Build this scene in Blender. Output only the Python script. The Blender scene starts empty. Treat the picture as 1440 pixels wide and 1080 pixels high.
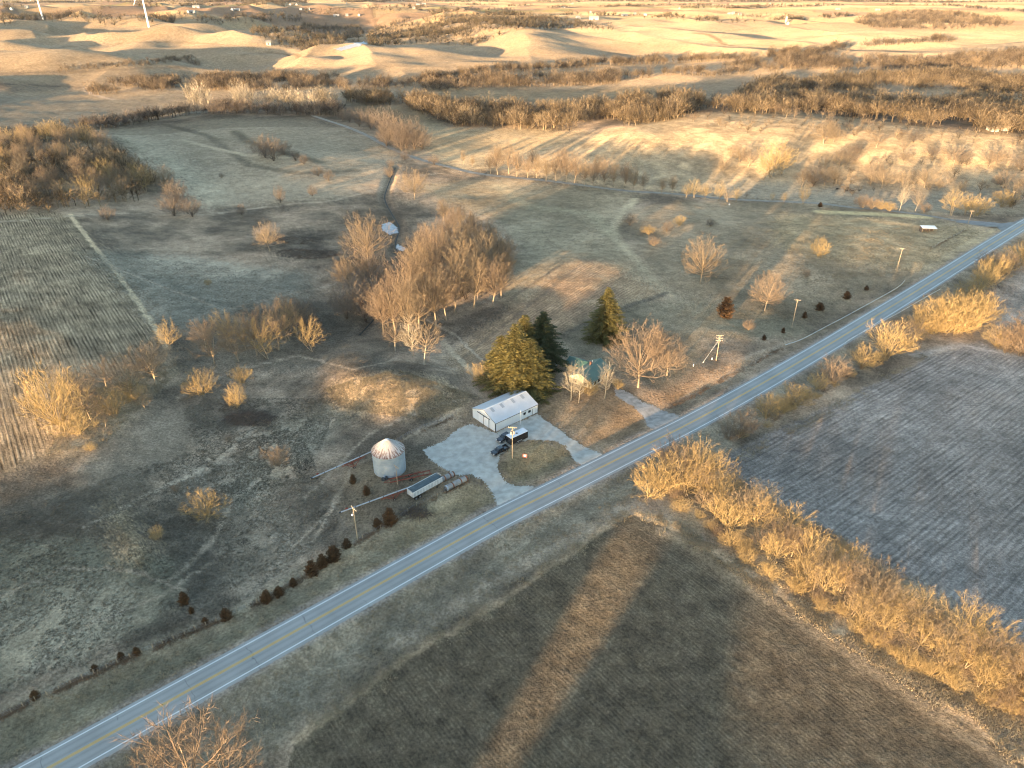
import bpy, math, random
import numpy as np
from mathutils import Vector, Matrix
random.seed(7)
RNG = np.random.default_rng(7)
R = math.radians
S = bpy.context.scene
COL = S.collection
# ------------------------------------------------------------------ camera geometry
FPX, VH, CAMH = 998.0, -30.0, 120.0
PITCH = math.atan((540 - VH) / FPX)
SP, CP = math.sin(PITCH), math.cos(PITCH)
SUN_AZ = R(31.0)            # the way the light travels, clockwise from straight ahead
SUN_EL = R(3.2)
TX, TY = math.sin(SUN_AZ), math.cos(SUN_AZ)
def st_to_xy(s, t): return (s * TY + t * TX, -s * TX + t * TY)
def ray_xy(u, v, z=0.0):
    yd = (v - 540) / FPX
    k = (CAMH - z) / (SP + yd * CP)
    return (u - 720) / FPX * k, k * (CP - yd * SP)
# ------------------------------------------------------------------ noise
def _h(ix, iy, seed):
    n = (ix * 374761393 + iy * 668265263 + seed * 974634053).astype(np.int64) & 0xffffffff
    n = ((n ^ (n >> 13)) * 1274126177) & 0xffffffff
    n = n ^ (n >> 16)
    return (n & 0xffff) / 65535.0
def vnoise(x, y, seed=0):
    ix, iy = np.floor(x), np.floor(y)
    fx, fy = x - ix, y - iy
    ix, iy = ix.astype(np.int64), iy.astype(np.int64)
    fx = fx * fx * (3 - 2 * fx); fy = fy * fy * (3 - 2 * fy)
    a = _h(ix, iy, seed); b = _h(ix + 1, iy, seed); c = _h(ix, iy + 1, seed); d = _h(ix + 1, iy + 1, seed)
    return (a + (b - a) * fx) * (1 - fy) + (c + (d - c) * fx) * fy
def fbm(x, y, seed=0, octv=4):
    s, amp, tot = 0, 1.0, 0.0
    for o in range(octv):
        s = s + amp * vnoise(x, y, seed + o * 17); tot += amp
        amp *= 0.5; x = x * 2.03 + 11.3; y = y * 2.03 + 5.7
    return s / tot
def sstep(a, b, x):
    t = np.clip((x - a) / (b - a), 0, 1)
    return t * t * (3 - 2 * t)
# ------------------------------------------------------------------ terrain heights
CTRL = """70,1079,0 300,930,0 500,822,0 700,715,-.4 900,615,-1.2 1050,540,-1.4 1130,495,-1.4 1318,380,-3 1440,315,-5.5
690,600,0 800,610,-.4 830,540,.4 880,560,-.3 500,1040,-1 740,1050,-1.2 900,745,2.2 820,900,.1 1100,950,.6 1300,1060,-.2 950,700,1.0 700,880,0
1100,650,-1 1250,600,-1.5 1400,500,-2.2 1400,850,.6 1440,700,0 1440,420,-3 1200,720,-.4
0,920,0 100,760,1.2 185,758,2.4 160,775,.5 215,742,-.4 192,812,.3 250,780,-1.2 350,760,-2.2 420,650,-1.4 330,620,-3 230,660,-1.2 545,665,-.2 430,720,-1.4
100,560,4.0 0,640,2.2 0,560,4.2 0,450,5 150,450,2.8 220,480,.2 60,340,1.2 0,390,3.2 120,390,1.6 200,620,.2 60,500,4.6 110,610,2.2
560,545,2.9 500,540,1.6 620,548,2.2 530,585,-1.4 620,590,-.6 480,575,-2 580,505,-1.6 460,520,-3 450,480,-5.2 420,420,-6.4 530,440,-8 545,330,-9.3 380,350,-7.4 250,360,-5.4 300,310,-7.5 540,280,-9.6 450,300,-8.6
620,420,-6 700,400,-5 640,495,-6 700,455,-4.6 765,415,-3 825,375,-2.2 770,475,-2.6 850,440,-3.2 900,420,-3.8 850,330,-6.4 700,300,-8.4 1000,400,-4.2 1080,440,-4 1150,400,-4.4 1180,452,-5.2
1000,320,-7 1150,345,-4.6 1200,345,-4.2 1100,300,-8 950,280,-9.2 1350,335,-4.5
800,258,-9.5 640,238,-10.5 1280,300,-7.2 1150,290,-8
1100,250,-9 1000,245,-9.5 1200,240,-7.5 900,222,-5 1100,205,1.6 1250,210,2 1000,190,4.6 1150,180,6.2 1350,195,4.2 1400,250,-8 1300,262,-9.5 900,195,4 1250,175,6 1440,195,4
650,220,-10.5 600,180,-8.5 750,200,-8 660,180,-9.5 900,170,2
350,210,-1 250,220,-2 430,240,-5.4 330,275,-7.2 480,190,-6.5 300,170,-4 200,185,-5
80,250,4 100,200,6.5 0,270,3 200,260,-2.5 0,200,2 50,150,-9 200,145,-9.5 400,140,-9.5 100,115,-8
700,120,-5 600,95,-4 750,95,-4 900,90,-2 300,105,-5 1200,150,-5 1400,150,-6 1100,130,-4 1300,110,0 1000,110,-4 1200,75,5 1050,60,10 950,80,1
100,80,6 60,64,4 200,60,14 208,40,24 300,50,15 350,60,9 400,90,-2 250,80,7 130,72,4 30,50,16 60,27,26 420,50,4
740,50,19 700,64,3 850,62,5 600,66,9 540,76,3 480,62,-6 500,50,-6 650,45,12 820,45,14 920,40,16 1320,40,12 1100,40,12 500,25,8 700,22,10 900,20,10"""
def _ctrl():
    P, Z = [], []
    for tok in CTRL.split():
        u, v, z = map(float, tok.split(','))
        P.append(ray_xy(u, v, z)); Z.append(z)
    for x, y, z in [(0, 20, .3), (-110, 20, .4), (120, 20, 1.6), (0, -80, 1), (-250, 60, 5), (-420, 150, 8), (250, 100, 1), (450, 300, -2), (-520, 420, 6), (600, 500, 0),
                    (-900, 600, -5), (1100, 900, 0), (0, -600, 2), (-800, -600, 4), (800, -600, 4), (-2500, 500, 0), (2500, 500, 0), (-2200, 2600, 14), (2400, 2600, 8),
                    (0, 3600, -6), (-2600, 4200, -6), (2600, 4200, -4), (0, 6500, -14), (-6000, 6500, -14), (6000, 6500, -14), (-9000, 0, -6), (9000, 0, -6), (0, -7000, -6), (0, 20000, -45), (-20000, 3000, -40), (20000, 3000, -40), (0, -20000, -40)]:
        P.append((x, y)); Z.append(z)
    return np.array(P), np.array(Z)
def _warp(x, y):
    r = np.sqrt(x * x + y * y) + 1e-6
    k = np.log1p(r / 130.0) / r
    return x * k, y * k
_CP, _CZ = _ctrl()
_qx, _qy = _warp(_CP[:, 0], _CP[:, 1])
def _kern(d2): return 0.5 * d2 * np.log(d2 + 1e-9)
_n = len(_CZ)
_A = np.zeros((_n + 3, _n + 3))
_A[:_n, :_n] = _kern((_qx[:, None] - _qx) ** 2 + (_qy[:, None] - _qy) ** 2) + np.eye(_n) * 2e-4
_A[:_n, _n] = 1; _A[:_n, _n + 1] = _qx; _A[:_n, _n + 2] = _qy
_A[_n:, :_n] = _A[:_n, _n:].T
_W = np.linalg.solve(_A, np.concatenate([_CZ, [0, 0, 0]]))
def _tps(x, y):
    qx, qy = _warp(x, y)
    out = np.empty_like(qx)
    for i in range(0, len(qx), 20000):
        a, b = qx[i:i + 20000], qy[i:i + 20000]
        out[i:i + 20000] = _kern((a[:, None] - _qx) ** 2 + (b[:, None] - _qy) ** 2) @ _W[:_n] + _W[_n] + _W[_n + 1] * a + _W[_n + 2] * b
    return out
# crest of the unseen ridge behind the camera, shaped to cast shade and sunbeams, by position across the light
SHADE_RIDGE_S = [-900, -400, -300, -240, -206, -196, -160, -130, -125, -122, -112, -109, -107, -93, -90, -72, -64, -56, -47.5, -45.5, -37.8, -35.6, -30, -16, -8, 2, 30, 60, 120, 300, 900]
SHADE_RIDGE_Z = [18, 22, 19.0, 12.5, 12.5, 19.5, 21.4, 21.6, 22, 28.5, 28.5, 28.5, 28.5, 28.5, 22, 22.4, 21.8, 23.6, 24.6, 5, 5, 25, 25.4, 24.2, 20.2, 19.6, 18.2, 17, 16, 13, 8]
def base_h(x, y):
    z = _tps(x, y)
    r = np.sqrt(x * x + y * y)
    s = x * TY - y * TX; t = x * TX + y * TY
    # rolling relief of the far country
    w = sstep(850, 1500, r) * (1 - 0.75 * sstep(2600, 5000, r))
    wl = sstep(150, -500, x) * 1.0 + .5
    rx, ry = x * .94 + y * .34, -x * .34 + y * .94
    n = fbm(rx / 300, ry / 190, 3, 3) - .5
    n2 = 1 - np.abs(2 * fbm(rx / 240 + 9, ry / 300, 8, 2) - 1) * 2
    z = z + w * wl * (46 * n + 15 * (n2 - .5) + 15 * (fbm(rx / 170 + 3, ry / 120, 33, 2) - .5))
    # small undulation of the near ground
    z = z + (fbm(x / 26, y / 26, 21, 3) - .5) * 0.9 * sstep(60, 160, r)
    rz = np.interp(s, SHADE_RIDGE_S, SHADE_RIDGE_Z)
    z = z + (rz - z) * np.exp(-((t + 260) / 62.0) ** 2) * sstep(1200, 800, np.abs(s))
    # unseen hill added off to the left to shade the domed field
    z = z + 19 * np.exp(-(((s + 600) / 150) ** 2 + ((t - 120) / 90) ** 2))
    return z
def seg_dist(x, y, pts):
    """distance to a polyline and the arc length of the nearest point"""
    best = np.full(x.shape, 1e9); arc = np.zeros(x.shape); L = 0.0
    for (ax, ay), (bx, by) in zip(pts[:-1], pts[1:]):
        dx, dy = bx - ax, by - ay
        l2 = dx * dx + dy * dy; l = math.sqrt(l2)
        t = np.clip(((x - ax) * dx + (y - ay) * dy) / l2, 0, 1)
        d = np.hypot(x - ax - t * dx, y - ay - t * dy)
        m = d < best
        best[m] = d[m]; arc[m] = (L + t * l)[m]; L += l
    return best, arc
def smooth_line(pts, step):
    """Catmull-Rom through the points, resampled"""
    P = [np.array(p, float) for p in pts]
    P = [2 * P[0] - P[1]] + P + [2 * P[-1] - P[-2]]
    out = []
    for i in range(1, len(P) - 2):
        p0, p1, p2, p3 = P[i - 1:i + 3]
        n = max(2, int(np.linalg.norm(p2 - p1) / step))
        for k in range(n):
            t = k / n
            out.append(.5 * ((2 * p1) + (-p0 + p2) * t + (2 * p0 - 5 * p1 + 4 * p2 - p3) * t * t + (-p0 + 3 * p1 - 3 * p2 + p3) * t ** 3))
    out.append(P[-2])
    return [tuple(o) for o in out]
# main road: centre line through pixels on the reference ground
ROADPX = [(69.3, 1079.8, 0), (477, 853, 0), (700, 731.5, -.4), (904, 629.7, -1.2), (1071.5, 538.2, -1.4), (1333.6, 380, -3), (1440, 316, -5.5)]
_rp = [ray_xy(*q) for q in ROADPX]
_d0 = np.array(_rp[1]) - np.array(_rp[0]); _d0 /= np.linalg.norm(_d0)
_d1 = np.array(_rp[-1]) - np.array(_rp[-2]); _d1 /= np.linalg.norm(_d1)
ROAD = [tuple(np.array(_rp[0]) - _d0 * 700), tuple(np.array(_rp[0]) - _d0 * 200)] + _rp + [tuple(np.array(_rp[-1]) + _d1 * 150), tuple(np.array(_rp[-1]) + _d1 * 900)]
ROAD = smooth_line(ROAD, 45)
_ra = np.array(ROAD)
_rarc = np.concatenate([[0], np.cumsum(np.hypot(*np.diff(_ra, axis=0).T))])
_rz = _tps(_ra[:, 0].copy(), _ra[:, 1].copy())
_rz = np.convolve(np.pad(_rz, 1, mode='edge'), np.ones(3) / 3, 'valid')
SIDEPX = [(1405, 318, -5.2), (1372, 314, -5.4), (1330, 307, -6.6), (1280, 300, -7.2), (1200, 291, -7.8), (1120, 282, -8.2), (1000, 274, -9), (900, 268, -9.3), (800, 258, -9.5), (680, 245, -10.3), (640, 237, -10.4), (560, 212, -8), (500, 182, -6.5), (440, 164, -8)]
SIDE = smooth_line([ray_xy(*q) for q in SIDEPX], 8)
CREEKPX = [(556, 236, -10.4), (545, 262, -10), (541, 278, -9.6), (552, 300, -9.5), (561, 318, -9.4), (556, 345, -9.2), (570, 372, -8.8), (560, 400, -8.4), (530, 440, -8), (505, 470, -6.5)]
CREEK = smooth_line([ray_xy(*q) for q in CREEKPX], 6)
def height(x, y):
    x = np.atleast_1d(np.asarray(x, float)); y = np.atleast_1d(np.asarray(y, float))
    z = base_h(x, y)
    near = np.hypot(x, y) < 1500
    if near.any():
        xn, yn = x[near], y[near]
        d, arc = seg_dist(xn, yn, ROAD)
        zr = np.interp(arc, _rarc, _rz)
        zz = z[near]
        w = 1 - sstep(5.0, 15.0, d)
        zz = zz * (1 - w) + zr * w
        zz = zz - .75 * np.exp(-((d - 10.5) / 3.0) ** 2) - .16 * (d < 4.3)
        cb = (np.abs(xn + 50) < 60) & (yn > 215) & (yn < 620)
        if cb.any():
            d, arc = seg_dist(xn[cb], yn[cb], CREEK)
            zz[cb] -= 1.3 * np.exp(-(d / 3.2) ** 2)
        z[near] = zz
    return z
def h1(x, y): return float(height(x, y)[0])
def ground(pts):
    """pixels on the reference picture -> points on the terrain (first hit along the ray)"""
    U = np.array([p[0] for p in pts], float); V = np.array([p[1] for p in pts], float)
    yd = (V - 540) / FPX; a = SP + yd * CP; b = CP - yd * SP; c = (U - 720) / FPX
    a = np.maximum(a, 1e-4)
    kf = CAMH / a
    lo = kf * .6; n = 60
    hit = np.zeros(len(U), bool); prev = lo.copy(); kk = kf.copy()
    for i in range(1, n + 1):
        k = kf * (.6 + .75 * i / n)
        below = (CAMH - k * a) < height(c * k, k * b)
        new = below & ~hit
        kk[new] = k[new]; prev[new] = (kf * (.6 + .75 * (i - 1) / n))[new]
        hit |= below
        if hit.all(): break
    l, h_ = prev.copy(), kk.copy()
    for _ in range(14):
        m = (l + h_) / 2
        below = (CAMH - m * a) < height(c * m, m * b)
        h_ = np.where(below, m, h_); l = np.where(below, l, m)
    k = np.where(hit, h_, kf)
    x, y = c * k, k * b
    return np.stack([x, y, height(x, y)], 1)
def px_scale(u, v):
    """metres per reference pixel (vertical things) near a pixel on the ground"""
    g = ground([(u, v)])[0]
    return (g[1] * CP + (CAMH - g[2]) * SP) / FPX
def top_height(g, vt):
    """height of a vertical thing at ground point g whose top shows at row vt"""
    yd = (vt - 540) / FPX
    k2 = g[1] / (CP - yd * SP)
    return CAMH - k2 * (SP + yd * CP) - g[2]
def in_poly(x, y, poly):
    inside = np.zeros(x.shape, bool)
    px = [p[0] for p in poly]; py = [p[1] for p in poly]
    bb = (x >= min(px)) & (x <= max(px)) & (y >= min(py)) & (y <= max(py))
    xs, ys = x[bb], y[bb]; r = np.zeros(xs.shape, bool)
    j = len(poly) - 1
    for i in range(len(poly)):
        xi, yi, xj, yj = px[i], py[i], px[j], py[j]
        if yi != yj:
            r ^= ((yi > ys) != (yj > ys)) & (xs < (xj - xi) * (ys - yi) / (yj - yi) + xi)
        j = i
    inside[bb] = r
    return inside
def pxpoly(txt, dens=18.0):
    """'u,v u,v ...' -> world polygon on the terrain"""
    P = [tuple(map(float, q.split(','))) for q in txt.split()]
    out = []
    for a, b in zip(P, P[1:] + P[:1]):
        n = max(1, int(math.hypot(b[0] - a[0], b[1] - a[1]) / dens))
        for k in range(n): out.append((a[0] + (b[0] - a[0]) * k / n, a[1] + (b[1] - a[1]) * k / n))
    g = ground(out)
    return [(q[0], q[1]) for q in g]
def pxline(txt, dens=18.0):
    P = [tuple(map(float, q.split(','))) for q in txt.split()]
    out = []
    for a, b in zip(P[:-1], P[1:]):
        n = max(1, int(math.hypot(b[0] - a[0], b[1] - a[1]) / dens))
        for k in range(n): out.append((a[0] + (b[0] - a[0]) * k / n, a[1] + (b[1] - a[1]) * k / n))
    out.append(P[-1])
    g = ground(out)
    return [(q[0], q[1]) for q in g]
# ------------------------------------------------------------------ scene helpers
def tag(o, label=None, cat=None, group=None, kind=None):
    if label: o['label'] = label
    if cat: o['category'] = cat
    if group: o['group'] = group
    if kind: o['kind'] = kind
    return o
def thing(name, label, cat, loc=(0, 0, 0), rotz=0.0, group=None):
    o = bpy.data.objects.new(name, None); COL.objects.link(o)
    o.empty_display_size = .5
    o.location = loc; o.rotation_euler = (0, 0, rotz)
    return tag(o, label, cat, group)
def np_mesh(name, V, F, mat, smooth=False):
    V = np.asarray(V, np.float32); F = np.asarray(F, np.int32)
    me = bpy.data.meshes.new(name)
    k = F.shape[1]
    me.vertices.add(len(V)); me.vertices.foreach_set('co', V.ravel())
    me.loops.add(F.size); me.loops.foreach_set('vertex_index', F.ravel())
    me.polygons.add(len(F)); me.polygons.foreach_set('loop_start', np.arange(0, F.size, k, dtype=np.int32))
    if smooth: me.polygons.foreach_set('use_smooth', np.ones(len(F), bool))
    me.materials.append(mat)
    me.update(calc_edges=True)
    return me
def obj(name, me, parent=None):
    o = bpy.data.objects.new(name, me); COL.objects.link(o)
    if parent: o.parent = parent
    return o
class MB:
    def __init__(s): s.v = []; s.f = []
    def box(s, c, d, rz=0.0, taper=1.0, shift=(0, 0)):
        """box with its base centre at c; d = full sizes; taper scales the top"""
        n = len(s.v); cs, sn = math.cos(rz), math.sin(rz)
        for z, k, ox, oy in ((0, 1, 0, 0), (d[2], taper, shift[0], shift[1])):
            for sx, sy in ((-1, -1), (1, -1), (1, 1), (-1, 1)):
                x, y = sx * d[0] / 2 * k + ox, sy * d[1] / 2 * k + oy
                s.v.append((c[0] + x * cs - y * sn, c[1] + x * sn + y * cs, c[2] + z))
        s.f += [(n, n + 3, n + 2, n + 1), (n + 4, n + 5, n + 6, n + 7)] + [(n + i, n + (i + 1) % 4, n + 4 + (i + 1) % 4, n + 4 + i) for i in range(4)]
        return s
    def tube(s, pts, r, n=8, cap=True):
        """tube along points; r a number or one per point"""
        P = [Vector(p) for p in pts]
        rr = [r] * len(P) if not hasattr(r, '__len__') else r
        b = len(s.v); up = None
        for i, p in enumerate(P):
            d = (P[min(i + 1, len(P) - 1)] - P[max(i - 1, 0)]).normalized()
            a = d.cross(Vector((0, 0, 1)) if abs(d.z) < .9 else Vector((1, 0, 0))).normalized()
            c = d.cross(a)
            for k in range(n):
                t = 2 * math.pi * k / n
                q = p + (a * math.cos(t) + c * math.sin(t)) * rr[i]
                s.v.append(tuple(q))
        for i in range(len(P) - 1):
            for k in range(n):
                k2 = (k + 1) % n
                s.f.append((b + i * n + k, b + i * n + k2, b + (i + 1) * n + k2, b + (i + 1) * n + k))
        if cap:
            s.f.append(tuple(b + k for k in range(n))[::-1]); s.f.append(tuple(b + (len(P) - 1) * n + k for k in range(n)))
        return s
    def lathe(s, prof, c=(0, 0, 0), n=24, a0=0, a1=2 * math.pi):
        """profile [(r, z)...] turned round the vertical through c"""
        b = len(s.v); m = len(prof)
        for k in range(n):
            t = 2 * math.pi * k / n
            for r, z in prof: s.v.append((c[0] + r * math.cos(t), c[1] + r * math.sin(t), c[2] + z))
        for k in range(n):
            k2 = (k + 1) % n
            for i in range(m - 1): s.f.append((b + k * m + i, b + k2 * m + i, b + k2 * m + i + 1, b + k * m + i + 1))
        return s
    def prism(s, prof, y0, y1, ins=None):
        """side profile [(x, z)...] (counter-clockwise seen from -y) extruded from y0 to y1; ins = inset of each point"""
        b = len(s.v); m = len(prof); ins = ins or [0] * m
        for (x, z), q in zip(prof, ins): s.v.append((x, y0 + q, z))
        for (x, z), q in zip(prof, ins): s.v.append((x, y1 - q, z))
        s.f.append(tuple(range(b, b + m))); s.f.append(tuple(range(b + m, b + 2 * m))[::-1])
        for i in range(m):
            j = (i + 1) % m
            s.f.append((b + i, b + m + i, b + m + j, b + j))
        return s
    def quad(s, a, b, c, d, th=.012):
        """a thin plate from four corners, thickened along its normal"""
        A, B, C_, D = map(Vector, (a, b, c, d))
        nrm = (B - A).cross(D - A).normalized() * th
        n = len(s.v)
        for p in (A, B, C_, D): s.v.append(tuple(p))
        for p in (A, B, C_, D): s.v.append(tuple(p + nrm))
        s.f += [(n, n + 3, n + 2, n + 1), (n + 4, n + 5, n + 6, n + 7)] + [(n + i, n + (i + 1) % 4, n + 4 + (i + 1) % 4, n + 4 + i) for i in range(4)]
        return s
    def build(s, name, mat, parent=None, smooth=False, bevel=0.0):
        me = bpy.data.meshes.new(name); me.from_pydata(s.v, [], s.f)
        me.materials.append(mat)
        me.validate(); me.update()
        import bmesh
        bm = bmesh.new(); bm.from_mesh(me); bmesh.ops.recalc_face_normals(bm, faces=bm.faces)
        if bevel > 0:
            bmesh.ops.bevel(bm, geom=[e for e in bm.edges if len(e.link_faces) == 2 and e.calc_face_angle(0) > .5], offset=bevel, segments=2, affect='EDGES', clamp_overlap=True)
        bm.to_mesh(me); bm.free()
        if smooth:
            for p in me.polygons: p.use_smooth = True
            me.set_sharp_from_angle(angle=R(40))
        return obj(name, me, parent)
# ------------------------------------------------------------------ materials
def node_mat(name):
    m = bpy.data.materials.new(name); m.use_nodes = True
    nt = m.node_tree
    return m, nt, nt.nodes, nt.links, nt.nodes['Principled BSDF']
def mat(name, col, rough=.8, metal=0.0, var=.25, scale=3.0, bump=0.0, spec=.3, coat=0.0):
    """plain surface with a bit of procedural mottling and wear"""
    m, nt, N, L, B = node_mat(name)
    B.inputs['Roughness'].default_value = rough; B.inputs['Metallic'].default_value = metal
    B.inputs['Specular IOR Level'].default_value = spec; B.inputs['Coat Weight'].default_value = coat
    tc = N.new('ShaderNodeTexCoord'); nz = N.new('ShaderNodeTexNoise')
    nz.inputs['Scale'].default_value = scale; nz.inputs['Detail'].default_value = 5
    L.new(tc.outputs['Object'], nz.inputs['Vector'])
    rp = N.new('ShaderNodeValToRGB')
    rp.color_ramp.elements[0].position = .3; rp.color_ramp.elements[1].position = .72
    rp.color_ramp.elements[0].color = (*[c * (1 - var) for c in col], 1)
    rp.color_ramp.elements[1].color = (*[min(1, c * (1 + var * .6)) for c in col], 1)
    L.new(nz.outputs['Fac'], rp.inputs['Fac']); L.new(rp.outputs['Color'], B.inputs['Base Color'])
    if bump:
        bp = N.new('ShaderNodeBump'); bp.inputs['Strength'].default_value = bump; bp.inputs['Distance'].default_value = .05
        L.new(nz.outputs['Fac'], bp.inputs['Height']); L.new(bp.outputs['Normal'], B.inputs['Normal'])
    return m
def tree_mat(name, a, b, rough=.9):
    """bark or twigs: colour varies from plant to plant and along the plant"""
    m, nt, N, L, B = node_mat(name)
    B.inputs['Roughness'].default_value = rough; B.inputs['Specular IOR Level'].default_value = .15
    oi = N.new('ShaderNodeObjectInfo'); tc = N.new('ShaderNodeTexCoord'); nz = N.new('ShaderNodeTexNoise')
    nz.inputs['Scale'].default_value = .9; nz.inputs['Detail'].default_value = 4
    L.new(tc.outputs['Object'], nz.inputs['Vector'])
    ad = N.new('ShaderNodeMath'); ad.operation = 'MULTIPLY_ADD'; ad.inputs[1].default_value = .62; ad.inputs[2].default_value = 0
    L.new(oi.outputs['Random'], ad.inputs[0])
    a2 = N.new('ShaderNodeMath'); a2.operation = 'MULTIPLY_ADD'; a2.inputs[1].default_value = .5
    L.new(nz.outputs['Fac'], a2.inputs[0]); L.new(ad.outputs[0], a2.inputs[2])
    mx = N.new('ShaderNodeMix'); mx.data_type = 'RGBA'
    mx.inputs[6].default_value = (*a, 1); mx.inputs[7].default_value = (*b, 1)
    L.new(a2.outputs[0], mx.inputs[0]); L.new(mx.outputs[2], B.inputs['Base Color'])
    return m
# ------------------------------------------------------------------ ground: one sheet to the horizon, with its land cover
def build_ground():
    az = np.concatenate([np.linspace(-56, 56, 1121), np.linspace(56, 304, 140)[1:-1]])
    az = np.radians(az)
    rad = np.concatenate([np.linspace(2, 62, 14), np.geomspace(63, 2600, 640), np.geomspace(2640, 20000, 90)])
    na, nr = len(az), len(rad)
    X = (rad[:, None] * np.sin(az)[None]).ravel(); Y = (rad[:, None] * np.cos(az)[None]).ravel()
    X = np.append(X, 0.0); Y = np.append(Y, 0.0)
    r = np.hypot(X, Y); az_ = np.arctan2(X, Y)
    Z = height(X, Y) - np.where(r > 6000, ((r - 6000) / 1000.0) ** 2 * .078, 0)
    i = np.arange(nr - 1)[:, None] * na; k = np.arange(na)[None]; k2 = (k + 1) % na
    F = np.stack([i + k, i + k2, i + na + k2, i + na + k], -1).reshape(-1, 4)[:, ::-1]
    # centre fan closed with quads that share the centre vertex
    c = len(X) - 1
    kk = np.arange(0, na - 1, 2)
    fan = np.stack([np.full(len(kk), c), kk, kk + 1, (kk + 2) % na], -1)[:, ::-1]
    F = np.concatenate([F, fan])
    # ---- land cover
    js = np.clip(r / 210, .5, 6)
    jx = X + (fbm(X / (6 * js), Y / (6 * js), 51, 3) - .5) * 5.0 * js
    jy = Y + (fbm(X / (6 * js), Y / (6 * js), 67, 3) - .5) * 5.0 * js
    fx = X + (fbm(X / 2.5, Y / 2.5, 71, 2) - .5) * 1.6
    fy = Y + (fbm(X / 2.5, Y / 2.5, 77, 2) - .5) * 1.6
    n1 = fbm(X / 34, Y / 34, 5, 5); n2 = fbm(X / 9, Y / 9, 15, 4); n3 = fbm(X / 120, Y / 90, 25, 4); nf = fbm(X / 2.2, Y / 2.2, 35, 3)
    C = np.empty((len(X), 3)); ROWS = np.zeros((len(X), 3)); TUFT = np.zeros(len(X))
    wx = [RNG.normal(0, .8, len(X)) for _ in range(6)]
    def lerp(a, b, t): return np.asarray(a) * (1 - t[:, None]) + np.asarray(b) * t[:, None]
    # far country: a patchwork of winter fields
    u = X * .985 + Y * .17 + 40 * (n3 - .5); v = -X * .17 + Y * .985 + 60 * (n3 - .5)
    cu = np.floor(u / 420); cv = np.floor((v + 90 * _h(cu.astype(np.int64), cu.astype(np.int64), 9)) / 270)
    q = _h(cu.astype(np.int64), cv.astype(np.int64), 4)
    q2 = _h(cu.astype(np.int64), cv.astype(np.int64), 14)
    C[:] = lerp((.34, .265, .155), (.50, .40, .24), q)
    dk = q2 > .74; C[dk] = lerp((.24, .185, .125), (.30, .22, .15), q)[dk]
    gr = q2 < .08; C[gr] = (.23, .22, .11)
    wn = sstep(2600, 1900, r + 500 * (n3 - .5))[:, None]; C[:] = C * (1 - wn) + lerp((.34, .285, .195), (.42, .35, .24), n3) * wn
    C *= (.9 + .25 * n3)[:, None]
    edge = np.minimum(np.abs(((u / 420) % 1) - .5), 9) > .485
    C[edge & (r > 2400)] *= .72
    # near country: dry winter pasture
    pas = lerp((.092, .080, .060), (.225, .182, .128), np.clip((n1 - .36) * 3.2 + (n2 - .5) * 1.2, 0, 1))
    w = sstep(1100, 800, r + 200 * (n3 - .5)); C[:] = C * (1 - w[:, None]) + pas * w[:, None]
    TUFT[:] = .55 * sstep(520, 300, r)
    def paint(poly, a, b=None, st=1.0, rows=None, tuft=None, jit='j', nz=None, feather=None):
        px, py = (jx, jy) if jit == 'j' else (fx, fy) if jit == 'f' else (X, Y)
        pg = poly if isinstance(poly, list) else pxpoly(poly)
        soft = feather * js if feather is not None else (3.2 * js if jit == 'j' else .5 * js)
        w = np.zeros(len(X))
        for k_ in range(5):
            w += in_poly(px + wx[k_] * soft, py + wx[k_ + 1] * soft, pg) / 5.0
        m = w > .5
        t = n2 if nz is None else nz
        col = lerp(a, b if b else a, np.clip((t - .3) * 2.5, 0, 1))
        on = w > 0; ws = (w[on] * st)[:, None]
        C[on] = C[on] * (1 - ws) + col[on] * ws
        if rows is not None: ROWS[m] = rows
        else: ROWS[m] = ROWS[m] * (1 - (st > .8))
        if tuft is not None: TUFT[m] = tuft
        return m
    def band(line, width, col, st=1.0, soft=.5, rows=False, wob=0.0):
        L_ = line if isinstance(line, list) else pxline(line)
        xs = [p[0] for p in L_]; ys = [p[1] for p in L_]
        bb = (X > min(xs) - width * 3) & (X < max(xs) + width * 3) & (Y > min(ys) - width * 3) & (Y < max(ys) + width * 3)
        idx = np.where(bb)[0]
        d, _ = seg_dist(fx[idx], fy[idx], L_)
        d = d + (n2[idx] - .5) * wob
        w = st * (1 - sstep(width * (.5 - soft * .4), width * (.5 + soft * .5), d))
        C[idx] = C[idx] * (1 - w[:, None]) + np.asarray(col) * w[:, None]
        ROWS[idx[w > .5]] = 0
    def rowvec(a, b, period, amp):
        g = ground([a, b]); d = g[1, :2] - g[0, :2]; d /= np.linalg.norm(d)
        return (-d[1] / period, d[0] / period, amp)
    # plain and meadows across the middle distance
    paint('-60,185 0,178 110,180 220,168 300,160 262,130 130,136 -60,130', (.25, .225, .17), (.30, .27, .20))
    paint('-60,132 125,122 125,112 0,112 -60,112', (.20, .17, .13), (.25, .21, .15))
    paint('-60,112 130,118 240,103 330,108 480,100 700,92 960,80 1120,72 1120,60 960,55 700,72 480,85 250,88 80,100 -60,106', (.31, .26, .18), (.40, .33, .225), nz=n3)
    paint('1000,82 1180,70 1440,60 1440,44 1150,44 1000,58 940,68', (.40, .33, .21), (.48, .40, .26), nz=n3)
    paint('485,150 560,147 640,180 720,182 832,186 765,215 705,238 645,238 598,215 600,195 560,170', (.215, .182, .115), (.30, .25, .155), nz=n1)
    paint('145,182 200,178 330,164 440,168 520,190 562,215 548,246 480,280 330,288 285,290 240,250 200,205', (.19, .166, .118), (.26, .226, .16), nz=n3)
    paint('150,182 190,180 240,215 330,280 285,292 235,245', (.26, .24, .17), (.31, .28, .2), .85)
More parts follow.
